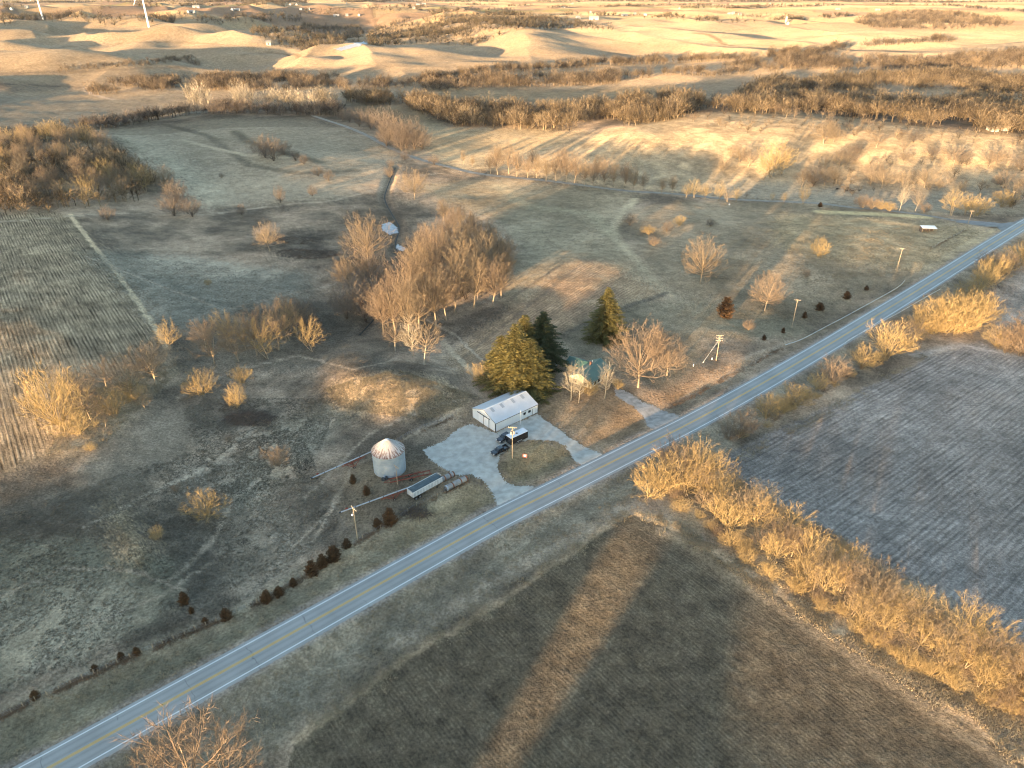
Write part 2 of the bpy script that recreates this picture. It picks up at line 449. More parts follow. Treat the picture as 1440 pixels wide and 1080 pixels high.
    band('330,185 350,200 400,215 450,228', 9, (.10, .09, .062), .9, 1.0); band('230,175 290,190 350,232 420,244 500,240', 7, (.11, .098, .07), .8, .9)
    band('260,198 300,208 345,218 420,222', 5, (.33, .29, .2), .8, .8)
    paint('600,120 700,128 800,128 880,122 960,120 900,140 860,148 800,148 720,142 640,140 590,140', (.30, .24, .15), (.36, .29, .18))
    # hillside on the right, rough grass
    paint('700,240 830,190 960,160 1100,152 1300,180 1440,190 1440,300 1300,300 1000,275 900,268 800,258', (.20, .168, .11), (.31, .255, .16), nz=n2)
    paint('1000,275 1240,296 1440,300 1440,265 1240,262 1080,258 1000,262', (.17, .155, .115), (.22, .2, .145), nz=n1)
    # meadow in the bend of the creek
    paint('575,262 700,250 800,262 900,272 880,300 865,325 935,412 800,465 760,470 700,420 735,350 690,310 640,290', (.155, .133, .088), (.232, .198, .13), nz=n1)
    band('893,280 872,305 858,325 880,350 905,375 938,412', 5, (.30, .26, .17), .95, .9)
    band('700,262 740,290 830,300 860,330', 9, (.26, .24, .155), .45, 1.3)
    paint('870,300 960,282 1130,285 1330,308 1400,330 1290,385 1120,470 1000,480 930,430 940,412 900,370', (.12, .104, .07), (.205, .172, .115), nz=n1)
    paint('960,420 1010,430 1100,445 1150,470 1060,480 985,462', (.105, .10, .07), (.15, .14, .095), .8, nz=n1)
    paint('1090,300 1310,312 1385,325 1290,380 1190,372 1090,345', (.21, .175, .105), (.30, .24, .14), .8, nz=n2)
    band('1155,298 1230,301 1300,305', 9, (.36, .31, .17), .9, .5)  # sunlit bank along the side road, the light put into its cover
    # corn stubble wedge between the grove and the spruces
    sv = rowvec((640, 495), (830, 375), 1.5, .45)
    paint('628,505 690,455 735,425 800,372 838,368 925,408 938,414 860,430 790,468 745,478 690,500 650,528', (.25, .185, .12), (.345, .26, .16), rows=sv, tuft=.25)
    band('628,488 700,432 790,372', 1.4, (.13, .105, .075), .8, .4); band('645,508 720,448 810,378', 1.4, (.13, .105, .075), .8, .4)
    band('622,478 640,500 668,527 700,545', 2.2, (.30, .25, .17), .8, .5)
    band('780,478 850,442 905,424 936,412', 3.0, (.085, .075, .058), .85, .5); band('790,482 858,448 912,428', 1.2, (.085, .075, .058), .7, .5)
    # stubble field on the left
    lv = rowvec((100, 303), (235, 488), 1.25, 1.15)
    paint('-140,300 95,300 130,345 165,385 200,435 236,490 205,515 150,540 120,590 95,640 40,655 -140,690', (.20, .165, .11), (.30, .245, .16), rows=lv, tuft=.2)
    band('99,302 131,345 166,385 202,437 236,490', 2.2, (.40, .33, .21), .95, .4)
    for (pu, pv, w_) in [(35, 385, 9), (105, 352, 8), (60, 335, 8), (42, 437, 9), (30, 470, 9), (104, 404, 8), (118, 430, 8), (40, 497, 11), (147, 474, 9), (112, 449, 8), (160, 495, 8), (20, 445, 8), (90, 372, 9)]:
        g = ground([(pu, pv)])[0]
        el = [(g[0] + w_ * math.cos(a) * (1 + .2 * math.sin(3 * a)), g[1] + w_ * .42 * math.sin(a)) for a in np.linspace(0, 6.28, 20)[:-1]]
        paint(el, (.10, .082, .055), (.16, .125, .08), .75)
    paint('60,640 130,545 210,505 240,500 255,520 180,580 140,630 100,650', (.19, .155, .10), (.28, .22, .14), .9, tuft=.5)
    # dark pasture patches: D and D2 put the shade on low growth into colour
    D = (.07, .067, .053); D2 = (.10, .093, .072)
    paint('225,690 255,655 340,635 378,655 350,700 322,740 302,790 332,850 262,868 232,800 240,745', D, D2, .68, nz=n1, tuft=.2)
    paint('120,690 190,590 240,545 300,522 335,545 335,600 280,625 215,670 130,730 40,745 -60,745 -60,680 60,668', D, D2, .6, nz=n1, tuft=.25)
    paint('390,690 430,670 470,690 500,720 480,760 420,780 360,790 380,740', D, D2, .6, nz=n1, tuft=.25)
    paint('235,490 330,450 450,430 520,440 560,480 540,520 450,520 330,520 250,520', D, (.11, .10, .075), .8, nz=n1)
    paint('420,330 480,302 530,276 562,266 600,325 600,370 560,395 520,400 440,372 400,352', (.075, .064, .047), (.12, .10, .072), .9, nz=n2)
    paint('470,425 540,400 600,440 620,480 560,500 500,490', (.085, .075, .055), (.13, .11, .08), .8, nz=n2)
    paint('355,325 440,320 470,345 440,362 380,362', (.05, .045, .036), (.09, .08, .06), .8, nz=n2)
    paint('310,720 345,690 400,715 440,770 410,815 345,845 315,800', (.19, .175, .13), (.235, .21, .155), .55, nz=n2, tuft=.9)
    paint('300,700 380,600 470,560 540,540 480,600 420,650 360,720', (.15, .145, .105), (.22, .20, .145), .6, nz=n2, tuft=.8)
    paint('-140,760 120,760 245,790 250,860 120,925 -140,1030', (.125, .125, .09), (.205, .19, .135), .8, nz=n1, tuft=1.0)
    paint('105,350 250,360 370,375 440,385 430,420 330,440 240,470 180,400', (.16, .16, .125), (.235, .22, .165), .8, nz=n1, tuft=.9)
    # sunlit grass mound above the lot, its sun put into paler cover
    paint('455,545 500,530 560,522 620,535 675,560 640,585 560,580 480,572', (.24, .19, .12), (.33, .265, .165), .9, nz=n2, tuft=.6)
    paint('150,700 175,720 205,775 200,800 175,775', (.35, .28, .17), None, .8)  # bright strip of sunlit bank, the sun put into a paler colour
    # cow paths
    for ln, w_ in [('235,820 300,760 330,700 400,650 470,590', 1.3), ('440,760 480,690 495,655 530,640 600,600 650,575', 1.0), ('250,560 330,520 420,500 500,520 560,505 640,520', 1.1), ('120,740 220,690 300,655 360,600', 1.0),
                   ('300,300 380,290 470,282 545,262 600,245 660,240', 2.2), ('0,312 150,300 300,302 420,285', 1.6), ('600,450 640,470 690,520', 1.2), ('960,560 1010,520 1060,498 1120,478', 1.5), ('0,840 90,800 180,800 260,830', .8), ('20,960 120,880 220,840 300,790', .7), ('340,860 380,800 440,740 480,700', .8), ('430,700 520,610 560,590 650,560', .8), ('300,440 380,420 470,400', 1.2), ('120,360 220,400 300,430', .9)]:
        band(ln, w_, (.26, .225, .165), .75, .8)
    # house and barn yards
    paint('745,575 790,545 870,545 905,575 905,605 840,635 800,605', (.135, .10, .06), (.18, .135, .08), .85, nz=n2, tuft=.15)
    paint('770,480 860,440 940,420 1000,470 985,520 930,545 880,530 800,500', (.10, .09, .062), (.15, .13, .085), .8, nz=n1, tuft=.1)
    paint('900,570 950,535 1040,505 1050,515 960,565', (.22, .15, .085), (.28, .19, .11), .85, nz=n2)  # sunbeam across the house yard, painted in as warmer ground
    paint('700,655 720,630 760,618 795,630 805,645 740,682 715,680', (.13, .115, .07), (.17, .145, .085), .9, nz=n2, tuft=.1)
    paint('470,690 500,650 590,640 610,660 640,675 560,720 500,745', (.12, .10, .068), (.17, .14, .09), .7, nz=n2)
    # strip between the road and the fence on the left, with the ditch
    paint('-140,1065 0,1008 200,915 320,865 500,757 560,728 655,678 692,692 690,712 500,820 300,930 20,1080 -140,1165', (.135, .125, .085), (.195, .175, .115), .9, nz=n2, tuft=.3)
    band('-60,1030 120,950 300,880 480,785 570,735', 4, (.26, .225, .155), .5, 1)
    paint('590,712 655,678 692,690 690,708 600,760 555,775', (.19, .155, .09), (.22, .18, .11), .7, nz=n2)
    paint('925,585 1050,520 1130,480 1280,395 1390,325 1400,318 1420,320 1320,378 1130,482 960,575', (.15, .135, .095), (.21, .185, .125), .8, nz=n2, tuft=.2)
    paint('1290,385 1350,335 1395,320 1410,322 1330,372', (.28, .23, .135), (.34, .28, .165), .8, nz=n2)
    # strip right of the road
    paint('100,1090 480,875 720,735 935,618 1100,530 1330,392 1440,330 1440,372 1380,400 1280,470 1150,550 1010,640 950,690 880,712 700,835 560,920 420,1020 330,1100', (.125, .112, .082), (.185, .165, .118), .9, nz=n2, tuft=.35)
    band('560,905 700,815 800,760 880,715 960,690', 3.2, (.25, .22, .165), .55, 1)
    # bean field at the bottom and the pale field beyond the hedge
    bv = rowvec((950, 740), (1440, 1075), .76, .4)
    paint('360,1200 420,1040 560,932 700,848 880,722 925,728 1050,805 1200,905 1440,1068 1700,1250 700,1300', (.094, .082, .058), (.13, .113, .077), 1, rows=bv, tuft=.12, jit='f', nz=nf)
    band('420,1040 560,932 700,848 880,722', 1.8, (.25, .2, .13), .7, .8)
    band('900,722 945,738 1060,810 1200,903 1440,1064 1600,1170', 2.6, (.37, .29, .18), .85, .5)
    band('930,745 1050,822 1190,918 1420,1075', 5, (.19, .15, .095), .6, 1)
    gv = rowvec((1060, 690), (1400, 490), 1.5, .6)
    paint('990,655 1080,610 1200,555 1300,505 1380,480 1420,500 1440,505 1700,560 1700,1000 1440,915 1330,850 1200,770 1080,705', (.19, .175, .152), (.27, .248, .215), 1, rows=gv, tuft=.1, jit='f', nz=n1)
    paint('1390,455 1405,420 1440,385 1600,330 1700,440 1500,480 1440,470', (.20, .18, .15), (.26, .235, .195), 1, nz=n2)
    band('1290,500 1350,485 1420,498 1500,520', 4, (.33, .31, .27), .6, 1)
    paint('920,690 985,640 1000,660 1090,715 1200,775 1340,850 1440,915 1500,960 1500,1080 1440,1055 1300,965 1150,868 1030,790 950,735', (.17, .13, .08), (.25, .195, .115), .95, nz=n2, tuft=.6)
    # tracks, terraces and waterways of the far hills
    for ln, w_, cl, st in [('0,62 60,52 130,46 209,38', 7, (.46, .39, .27), .8), ('0,78 90,66 160,62 240,58 330,64', 6, (.2, .165, .11), .6), ('40,92 120,80 190,76 260,70', 6, (.22, .18, .12), .5), ('340,78 380,74 430,80', 7, (.17, .14, .095), .7), ('745,40 800,46 860,56 900,62', 6, (.17, .14, .1), .6), ('765,48 800,62', 5, (.17, .14, .1), .6), ('975,46 1000,50 1030,64', 10, (.12, .095, .07), .7), ('980,58 1100,66 1190,68', 5, (.24, .2, .13), .6), ('1000,46 1080,38', 5, (.22, .18, .12), .6), ('0,104 120,100 260,94', 8, (.19, .16, .12), .6), ('500,92 640,94 760,92', 8, (.2, .17, .125), .5), ('120,122 128,133 160,140', 5, (.40, .36, .30), .9), ('0,118 120,123', 4, (.12, .1, .075), .8)]:
        band(ln, w_, cl, st, .8)
    dr, _ = seg_dist(X[(r < 700) & (np.abs(az_) < 1.1)], Y[(r < 700) & (np.abs(az_) < 1.1)], ROAD)
    idx = np.where((r < 700) & (np.abs(az_) < 1.1))[0]
    w = (1 - sstep(4.6, 6.3, dr + (n2[idx] - .5) * 2.5)) * .75
    C[idx] = C[idx] * (1 - w[:, None]) + np.asarray((.21, .19, .16)) * w[:, None]
    # banks of the creek and the gravel road
    dc, _ = seg_dist(X[r < 1200], Y[r < 1200], CREEK)
    idx = np.where(r < 1200)[0]
    w = (1 - sstep(.6 + 1.5 * n2[idx], 2.0 + 3 * n2[idx], dc)) * .55
    C[idx] = C[idx] * (1 - w[:, None]) + np.asarray((.06, .052, .04)) * w[:, None]
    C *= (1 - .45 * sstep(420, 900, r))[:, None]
    # overall mottling of the cover itself
    fade = (1 - .65 * sstep(260, 600, r)) * np.where(ROWS[:, 2] > .2, .35, 1.0)
    C *= (1 + (n2 - .5) * .46 * fade)[:, None] * (1 + (n1 - .5) * .48 * fade)[:, None]
    C *= np.array([1.085, .98, .945]) * np.where((ROWS[:, 2] < .1) & (r < 750), 1.36, 1.0)[:, None]
    grass, nt, N, L, B = node_mat('ground_cover')
    B.inputs['Roughness'].default_value = 1.0; B.inputs['Specular IOR Level'].default_value = .05
    B.inputs['Diffuse Roughness'].default_value = .8
    me = np_mesh('ground', np.stack([X, Y, Z], 1), F, grass, smooth=True)
    ca = me.attributes.new('cover', 'FLOAT_COLOR', 'POINT')
    ca.data.foreach_set('color', np.concatenate([C, np.ones((len(C), 1))], 1).astype(np.float32).ravel())
    ra = me.attributes.new('rows', 'FLOAT_VECTOR', 'POINT'); ra.data.foreach_set('vector', ROWS.astype(np.float32).ravel())
    rl = me.attributes.new('relief', 'FLOAT', 'POINT'); rl.data.foreach_set('value', (1 - .6 * sstep(330, 620, r)).astype(np.float32))
    ta = me.attributes.new('tuft', 'FLOAT', 'POINT'); ta.data.foreach_set('value', TUFT.astype(np.float32))
    # ---- shader: cover colour x fine clumps, crop rows and tussocks, all in ground coordinates
    def nd(t, **kw):
        n = N.new(t)
        for k_, v_ in kw.items(): setattr(n, k_, v_)
        return n
    def math_(op, a, b=None, c=None):
        n = nd('ShaderNodeMath', operation=op)
        for i_, v_ in enumerate((a, b, c)):
            if v_ is None: continue
            if isinstance(v_, (int, float)): n.inputs[i_].default_value = v_
            else: L.new(v_, n.inputs[i_])
        return n.outputs[0]
    geo = nd('ShaderNodeNewGeometry'); pos = geo.outputs['Position']
    def noise(scale, detail, rough=.6):
        n = nd('ShaderNodeTexNoise'); n.inputs['Scale'].default_value = scale; n.inputs['Detail'].default_value = detail; n.inputs['Roughness'].default_value = rough
        L.new(pos, n.inputs['Vector']); return n.outputs['Fac']
    a_c = nd('ShaderNodeAttribute', attribute_name='cover'); a_r = nd('ShaderNodeAttribute', attribute_name='rows'); a_t = nd('ShaderNodeAttribute', attribute_name='tuft')
    nA = noise(.22, 6, .68); nB = noise(1.5, 5, .7); nC = noise(.03, 4)
    f = math_('MULTIPLY_ADD', math_('SUBTRACT', nA, .5), 1.5, 1.0)
    f = math_('MULTIPLY', f, math_('MULTIPLY_ADD', math_('SUBTRACT', nB, .5), 2.3, 1.0))
    f = math_('MULTIPLY', f, math_('MULTIPLY_ADD', math_('SUBTRACT', nC, .5), .5, 1.0))
    f = math_('MULTIPLY', f, math_('MULTIPLY_ADD', math_('SUBTRACT', noise(5.5, 3), .5), 1.5, 1.0))
    sx = nd('ShaderNodeSeparateXYZ'); L.new(a_r.outputs['Vector'], sx.inputs[0])
    sp = nd('ShaderNodeSeparateXYZ'); L.new(pos, sp.inputs[0])
    ph = math_('ADD', math_('MULTIPLY', sp.outputs[0], sx.outputs[0]), math_('MULTIPLY', sp.outputs[1], sx.outputs[1]))
    ph = math_('ADD', ph, math_('MULTIPLY', nA, .5))
    al = math_('SUBTRACT', math_('MULTIPLY', sp.outputs[0], sx.outputs[1]), math_('MULTIPLY', sp.outputs[1], sx.outputs[0]))
    cv = nd('ShaderNodeCombineXYZ'); L.new(math_('MULTIPLY', ph, 1.9), cv.inputs[0]); L.new(math_('MULTIPLY', al, .09), cv.inputs[1])
    sn = nd('ShaderNodeTexNoise'); sn.inputs['Scale'].default_value = 1.0; sn.inputs['Detail'].default_value = 3; sn.inputs['Roughness'].default_value = .65
    L.new(cv.outputs[0], sn.inputs['Vector'])
    stk = math_('MULTIPLY', math_('SUBTRACT', sn.outputs['Fac'], .5), 4.2)
    wav = math_('MULTIPLY', math_('SINE', math_('MULTIPLY', ph, 6.2832)), math_('MULTIPLY_ADD', noise(.06, 3), 1.7, -.4))
    wav = math_('ADD', math_('MULTIPLY', wav, .5), math_('MULTIPLY', stk, .6))
    wav = math_('MULTIPLY', wav, sx.outputs[2])
    brk = math_('MULTIPLY_ADD', nB, 1.4, .25)
    rowf = math_('MULTIPLY', wav, brk)
    f = math_('MULTIPLY', f, math_('ADD', rowf, 1.0))
    # tussocks: scattered dark tufts of ungrazed grass
    vo = nd('ShaderNodeTexVoronoi'); vo.inputs['Scale'].default_value = .75; vo.inputs['Randomness'].default_value = 1
    wv = nd('ShaderNodeVectorMath', operation='MULTIPLY_ADD'); L.new(noise(.8, 2), wv.inputs[0]); wv.inputs[1].default_value = (1.2, 1.2, 0); L.new(pos, wv.inputs[2])
    flat = nd('ShaderNodeVectorMath', operation='MULTIPLY'); L.new(wv.outputs[0], flat.inputs[0]); flat.inputs[1].default_value = (1, 1, 0)
    L.new(flat.outputs[0], vo.inputs['Vector'])
    dens = math_('GREATER_THAN', noise(.05, 3), .47)
    tf = nd('ShaderNodeMapRange'); tf.inputs[1].default_value = .12; tf.inputs[2].default_value = .36; tf.inputs[3].default_value = 1; tf.inputs[4].default_value = 0
    L.new(vo.outputs['Distance'], tf.inputs[0])
    tmask = math_('MULTIPLY', math_('MULTIPLY', tf.outputs[0], a_t.outputs['Fac']), math_('MULTIPLY_ADD', dens, .75, .25))
    f = math_('MULTIPLY', f, math_('SUBTRACT', 1.0, math_('MULTIPLY', tmask, .48)))
    f = math_('MAXIMUM', f, .12)
    vm = nd('ShaderNodeVectorMath', operation='SCALE'); L.new(a_c.outputs['Color'], vm.inputs[0]); L.new(f, vm.inputs['Scale'])
    L.new(vm.outputs[0], B.inputs['Base Color'])
    # relief: clods, stubble, tussocks
    hgt = math_('ADD', math_('MULTIPLY', nB, .30), math_('ADD', math_('MULTIPLY', nA, .9), math_('ADD', math_('MULTIPLY', rowf, .10), math_('MULTIPLY', tmask, .22))))
    bp = nd('ShaderNodeBump'); bp.inputs['Strength'].default_value = .85; bp.inputs['Distance'].default_value = 1.0
    a_l = nd('ShaderNodeAttribute', attribute_name='relief'); L.new(math_('MULTIPLY', a_l.outputs['Fac'], .9), bp.inputs['Strength'])
    L.new(hgt, bp.inputs['Height']); L.new(bp.outputs['Normal'], B.inputs['Normal'])
    tag(obj('ground', me), 'winter farmland of pasture, stubble and bare fields reaching the horizon', kind='structure')
build_ground()
# ------------------------------------------------------------------ roads, tracks, gravel, water
def ribbon(name, line, halfs, dz, m, zf=None, step=None):
    """a strip along a polyline; halfs = (left, right) offsets from the line (left positive)"""
    P = np.array(line); d = np.gradient(P, axis=0); d /= np.linalg.norm(d, axis=1)[:, None]
    nrm = np.stack([-d[:, 1], d[:, 0]], 1)
    offs = np.linspace(halfs[0], halfs[1], max(2, int(abs(halfs[0] - halfs[1]) / 1.2) + 1)) if step is None else np.array(step)
    V = []
    for o in offs:
        q = P + nrm * o
        z = height(q[:, 0].copy(), q[:, 1].copy()) if zf is None else zf
        V.append(np.column_stack([q, z + dz]))
    V = np.stack(V, 1); n, k = V.shape[:2]
    i = np.arange(n - 1)[:, None] * k; j = np.arange(k - 1)[None]
    F = np.stack([i + j, i + j + 1, i + k + j + 1, i + k + j], -1).reshape(-1, 4)
    return np_mesh(name, V.reshape(-1, 3), F, m, smooth=True)
def road_mat():
    m, nt, N, L, B = node_mat('concrete_road_surface')
    B.inputs['Roughness'].default_value = .75; B.inputs['Specular IOR Level'].default_value = .35
    tc = N.new('ShaderNodeTexCoord')
    def nz(scale, det, vec=None):
        n = N.new('ShaderNodeTexNoise'); n.inputs['Scale'].default_value = scale; n.inputs['Detail'].default_value = det
        L.new(vec or tc.outputs['Object'], n.inputs['Vector']); return n.outputs['Fac']
    at = N.new('ShaderNodeAttribute'); at.attribute_name = 'across'
    sx = N.new('ShaderNodeSeparateXYZ'); L.new(at.outputs['Vector'], sx.inputs[0])
    def mth(op, a, b=None, c=None):
        n = N.new('ShaderNodeMath'); n.operation = op
        for i_, v_ in enumerate((a, b, c)):
            if v_ is None: continue
            if isinstance(v_, (int, float)): n.inputs[i_].default_value = v_
            else: L.new(v_, n.inputs[i_])
        return n.outputs[0]
    # wheel paths worn darker: |across| near 0.95 and 2.45
    ab = mth('ABSOLUTE', sx.outputs[0])
    wp = mth('ADD', mth('POWER', 2.718, mth('MULTIPLY', mth('POWER', mth('SUBTRACT', ab, .95), 2), -9.0)), mth('POWER', 2.718, mth('MULTIPLY', mth('POWER', mth('SUBTRACT', ab, 2.5), 2), -9.0)))
    big = nz(.12, 4); fine = nz(6, 4)
    # slab joints and wandering cracks
    fr = mth('FRACT', mth('MULTIPLY', mth('ADD', sx.outputs[1], mth('MULTIPLY', nz(.5, 2), 1.6)), 1 / 12.5))
    jt = mth('LESS_THAN', fr, .009)
    gate = mth('GREATER_THAN', nz(.035, 1), .47)
    val = mth('MULTIPLY_ADD', wp, -.16, 1.0)
    val = mth('MULTIPLY', val, mth('MULTIPLY_ADD', big, .5, .75))
    val = mth('MULTIPLY', val, mth('MULTIPLY_ADD', fine, .3, .85))
    val = mth('MULTIPLY', val, mth('MULTIPLY_ADD', mth('MULTIPLY', jt, gate), -.4, 1.0))
    vm = N.new('ShaderNodeVectorMath'); vm.operation = 'SCALE'; vm.inputs[0].default_value = (.275, .266, .25); L.new(val, vm.inputs['Scale'])
    L.new(vm.outputs[0], B.inputs['Base Color'])
    return m
def build_road():
    vis = [(p, z, a) for p, z, a in zip(ROAD, _rz, _rarc)]
    line = smooth_line([p for p in ROAD], 3)
    P = np.array(line)
    _, arc = seg_dist(P[:, 0], P[:, 1], ROAD)
    zr = np.interp(arc, _rarc, _rz)
    d = np.gradient(P, axis=0); d /= np.linalg.norm(d, axis=1)[:, None]; nrm = np.stack([-d[:, 1], d[:, 0]], 1)
    offs = [-4.35, -4.2, -3.9, -2.6, -1.3, 0, 1.3, 2.6, 3.9, 4.2, 4.35]; dzs = [-.25, 0, .02, .045, .07, .08, .07, .045, .02, 0, -.25]
    V = np.stack([np.column_stack([P + nrm * o, zr + dz]) for o, dz in zip(offs, dzs)], 1)
    n, k = V.shape[:2]; i = np.arange(n - 1)[:, None] * k; j = np.arange(k - 1)[None]
    F = np.stack([i + j, i + k + j, i + k + j + 1, i + j + 1], -1).reshape(-1, 4)
    me = np_mesh('road', V.reshape(-1, 3), F, road_mat(), smooth=True)
    at = me.attributes.new('across', 'FLOAT_VECTOR', 'POINT')
    A = np.zeros((n, k, 3), np.float32); A[:, :, 0] = np.array(offs)[None]; A[:, :, 1] = arc[:, None]
    at.data.foreach_set('vector', A.ravel())
    tag(obj('road', me), 'two-lane grey concrete highway crossing the picture on the diagonal', kind='structure')
    white = mat('white_road_paint', (.78, .78, .76), .6, var=.12, scale=1.5); yel = mat('yellow_road_paint', (.60, .33, .03), .6, var=.15, scale=1.2)
    def stripe(off, w, m, name, label):
        cz = lambda o: np.interp(abs(o), [0, 1.3, 2.6, 3.9, 4.2], [.08, .07, .045, .02, 0])
        V = np.stack([np.column_stack([P + nrm * o, zr + cz(o) + .006]) for o in (off - w / 2, off + w / 2)], 1)
        n = len(P); i = np.arange(n - 1)[:, None] * 2
        F = np.concatenate([i, i + 2, i + 3, i + 1], 1)
        tag(obj(name, np_mesh(name, V.reshape(-1, 3), F, m)), label, kind='structure')
    stripe(3.38, .15, white, 'road_edge_line', 'white edge line on the farm side of the highway')
    stripe(-3.38, .15, white, 'road_edge_line', 'white edge line on the hedge side of the highway')
    stripe(.17, .17, yel, 'road_centre_line', 'yellow centre line on the farm side of the pair')
    stripe(-.17, .17, yel, 'road_centre_line', 'yellow centre line on the hedge side of the pair')
build_road()
GRAVEL = mat('pale_gravel', (.40, .375, .33), 1.0, var=.25, scale=.5, bump=.6)
TRACK = mat('gravel_road_dust', (.25, .22, .18), 1.0, var=.3, scale=.3, bump=.4)
tag(obj('gravel_road', ribbon('gravel_road', SIDE, (2.4, -2.4), .10, TRACK)), 'pale gravel side road leaving the highway and winding past the creek', kind='structure')
def draped(name, poly, m, dz, cell=.3, jit=.55, holes=None):
    """a patch of cells lying on the terrain inside a ragged outline"""
    xs = [p[0] for p in poly]; ys = [p[1] for p in poly]
    gx = np.arange(min(xs) - 1, max(xs) + 1, cell); gy = np.arange(min(ys) - 1, max(ys) + 1, cell)
    XX, YY = np.meshgrid(gx, gy, indexing='ij')
    cx, cy = (XX[:-1, :-1] + cell / 2).ravel(), (YY[:-1, :-1] + cell / 2).ravel()
    gr = np.random.default_rng(3); rx_, ry_ = gr.normal(0, .2, cx.shape), gr.normal(0, .2, cx.shape)
    wx = cx + rx_ + (fbm(cx / 2.2, cy / 2.2, 91, 3) - .5) * 2 * jit; wy = cy + ry_ + (fbm(cx / 2.2, cy / 2.2, 97, 3) - .5) * 2 * jit
    m_ = in_poly(wx, wy, poly)
    if holes is not None: m_ &= ~holes(cx, cy)
    idx = np.where(m_)[0]
    ny = len(gy) - 1; ii, jj = idx // ny, idx % ny; nY = len(gy)
    F = np.stack([ii * nY + jj, (ii + 1) * nY + jj, (ii + 1) * nY + jj + 1, ii * nY + jj + 1], -1)
    used, inv = np.unique(F, return_inverse=True)
    px, py = XX.ravel()[used], YY.ravel()[used]
    V = np.column_stack([px, py, height(px, py) + dz])
    return np_mesh(name, V, inv.reshape(-1, 4), m, smooth=True)
def on_road(cx, cy):
    d, _ = seg_dist(cx, cy, ROAD); return d < 4.25
LOT = pxpoly('698,712 692,692 680,677 662,667 640,668 617,656 600,640 596,632 620,622 645,602 664,596 697,610 720,598 755,582 766,590 785,604 810,622 836,634 850,642 826,660 810,650 804,640 795,628 775,619 745,618 722,625 703,640 699,655 705,672 722,683 747,684 765,692 720,720 704,720')
def lot_holes(cx, cy):
    return on_road(cx, cy)
tag(obj('gravel_lot', draped('gravel_lot', LOT, GRAVEL, .05, holes=lot_holes)), 'pale gravel yard and twin drive in front of the white shed', kind='structure')
DRIVE = pxpoly('864,545 880,551 905,566 938,579 956,586 926,608 911,600 905,587 890,572 866,556')
tag(obj('house_driveway', draped('house_driveway', DRIVE, mat('worn_drive', (.33, .30, .27), 1, var=.35, scale=.6, bump=.4), .05, jit=.6, holes=on_road)), 'worn grey driveway from the highway to the green-roofed house', kind='structure')
tag(obj('junction_apron', draped('junction_apron', pxpoly('1345,309 1392,312.5 1425,313 1437,309 1440,314 1408,325.5 1401,320 1386,317.5 1345,313'), mat('worn_apron', (.23, .22, .205), 1, var=.2, scale=.3), .12, jit=.5, holes=on_road)), 'worn apron where the side road meets the highway', kind='structure')
ICE = mat('ice', (.27, .29, .32), .5, var=.2, scale=.4, spec=.5); WATER = mat('dark_creek_water', (.02, .022, .022), .6, var=.3, spec=.12)
tag(obj('creek_water', ribbon('creek_water', CREEK, (.35, -.35), .08, WATER)), 'dark creek winding down to the grove', kind='structure')
tag(obj('creek_ice', draped('creek_ice', pxpoly('538,316 548,313 558,320 560,328 548,331 538,325', 6), ICE, .35, .5, 1.0)), 'pale frozen pool beside the creek bend', kind='structure')
tag(obj('creek_ice', draped('creek_ice', pxpoly('558,344 566,347 572,351 566,354 558,350', 6), ICE, .3, .4, .8)), 'small frozen pool under the grove trees', kind='structure')
tag(obj('river_ice', draped('river_ice', pxpoly('470,69 490,64 512,58 516,62 500,67 480,72', 6), ICE, .6, 3, 4)), 'pale frozen river bend in the far valley', kind='structure')
# ------------------------------------------------------------------ bare trees, shrubs, conifers
T_TAN = tree_mat('tan_twigs', (.135, .102, .07), (.245, .188, .125)); T_PINK = tree_mat('reddish_twigs', (.135, .10, .073), (.22, .165, .115))
T_GOLD = tree_mat('golden_twigs', (.215, .154, .074), (.355, .26, .125)); T_GREY = tree_mat('grey_twigs', (.10, .082, .07), (.16, .128, .10)); T_PALE = tree_mat('pale_bark', (.25, .215, .165), (.33, .29, .22))
BARK = tree_mat('bark', (.22, .17, .12), (.33, .26, .18)); DARKBARK = tree_mat('dark_bark', (.07, .055, .042), (.12, .09, .07))
NEEDLE = tree_mat('spruce_needles', (.075, .072, .026), (.15, .125, .045)); NEEDLE_SHADE = tree_mat('shaded_needles', (.035, .045, .022), (.06, .065, .03)); CEDAR = tree_mat('rusty_cedar_foliage', (.055, .036, .02), (.125, .068, .032))  # the darker needle copy puts the shade on one spruce into its colour
def _perp(d):
    a = np.cross(d, [0, 0, 1.0]); n = np.linalg.norm(a)
    a = np.array([1.0, 0, 0]) if n < 1e-3 else a / n
    return a, np.cross(d, a)
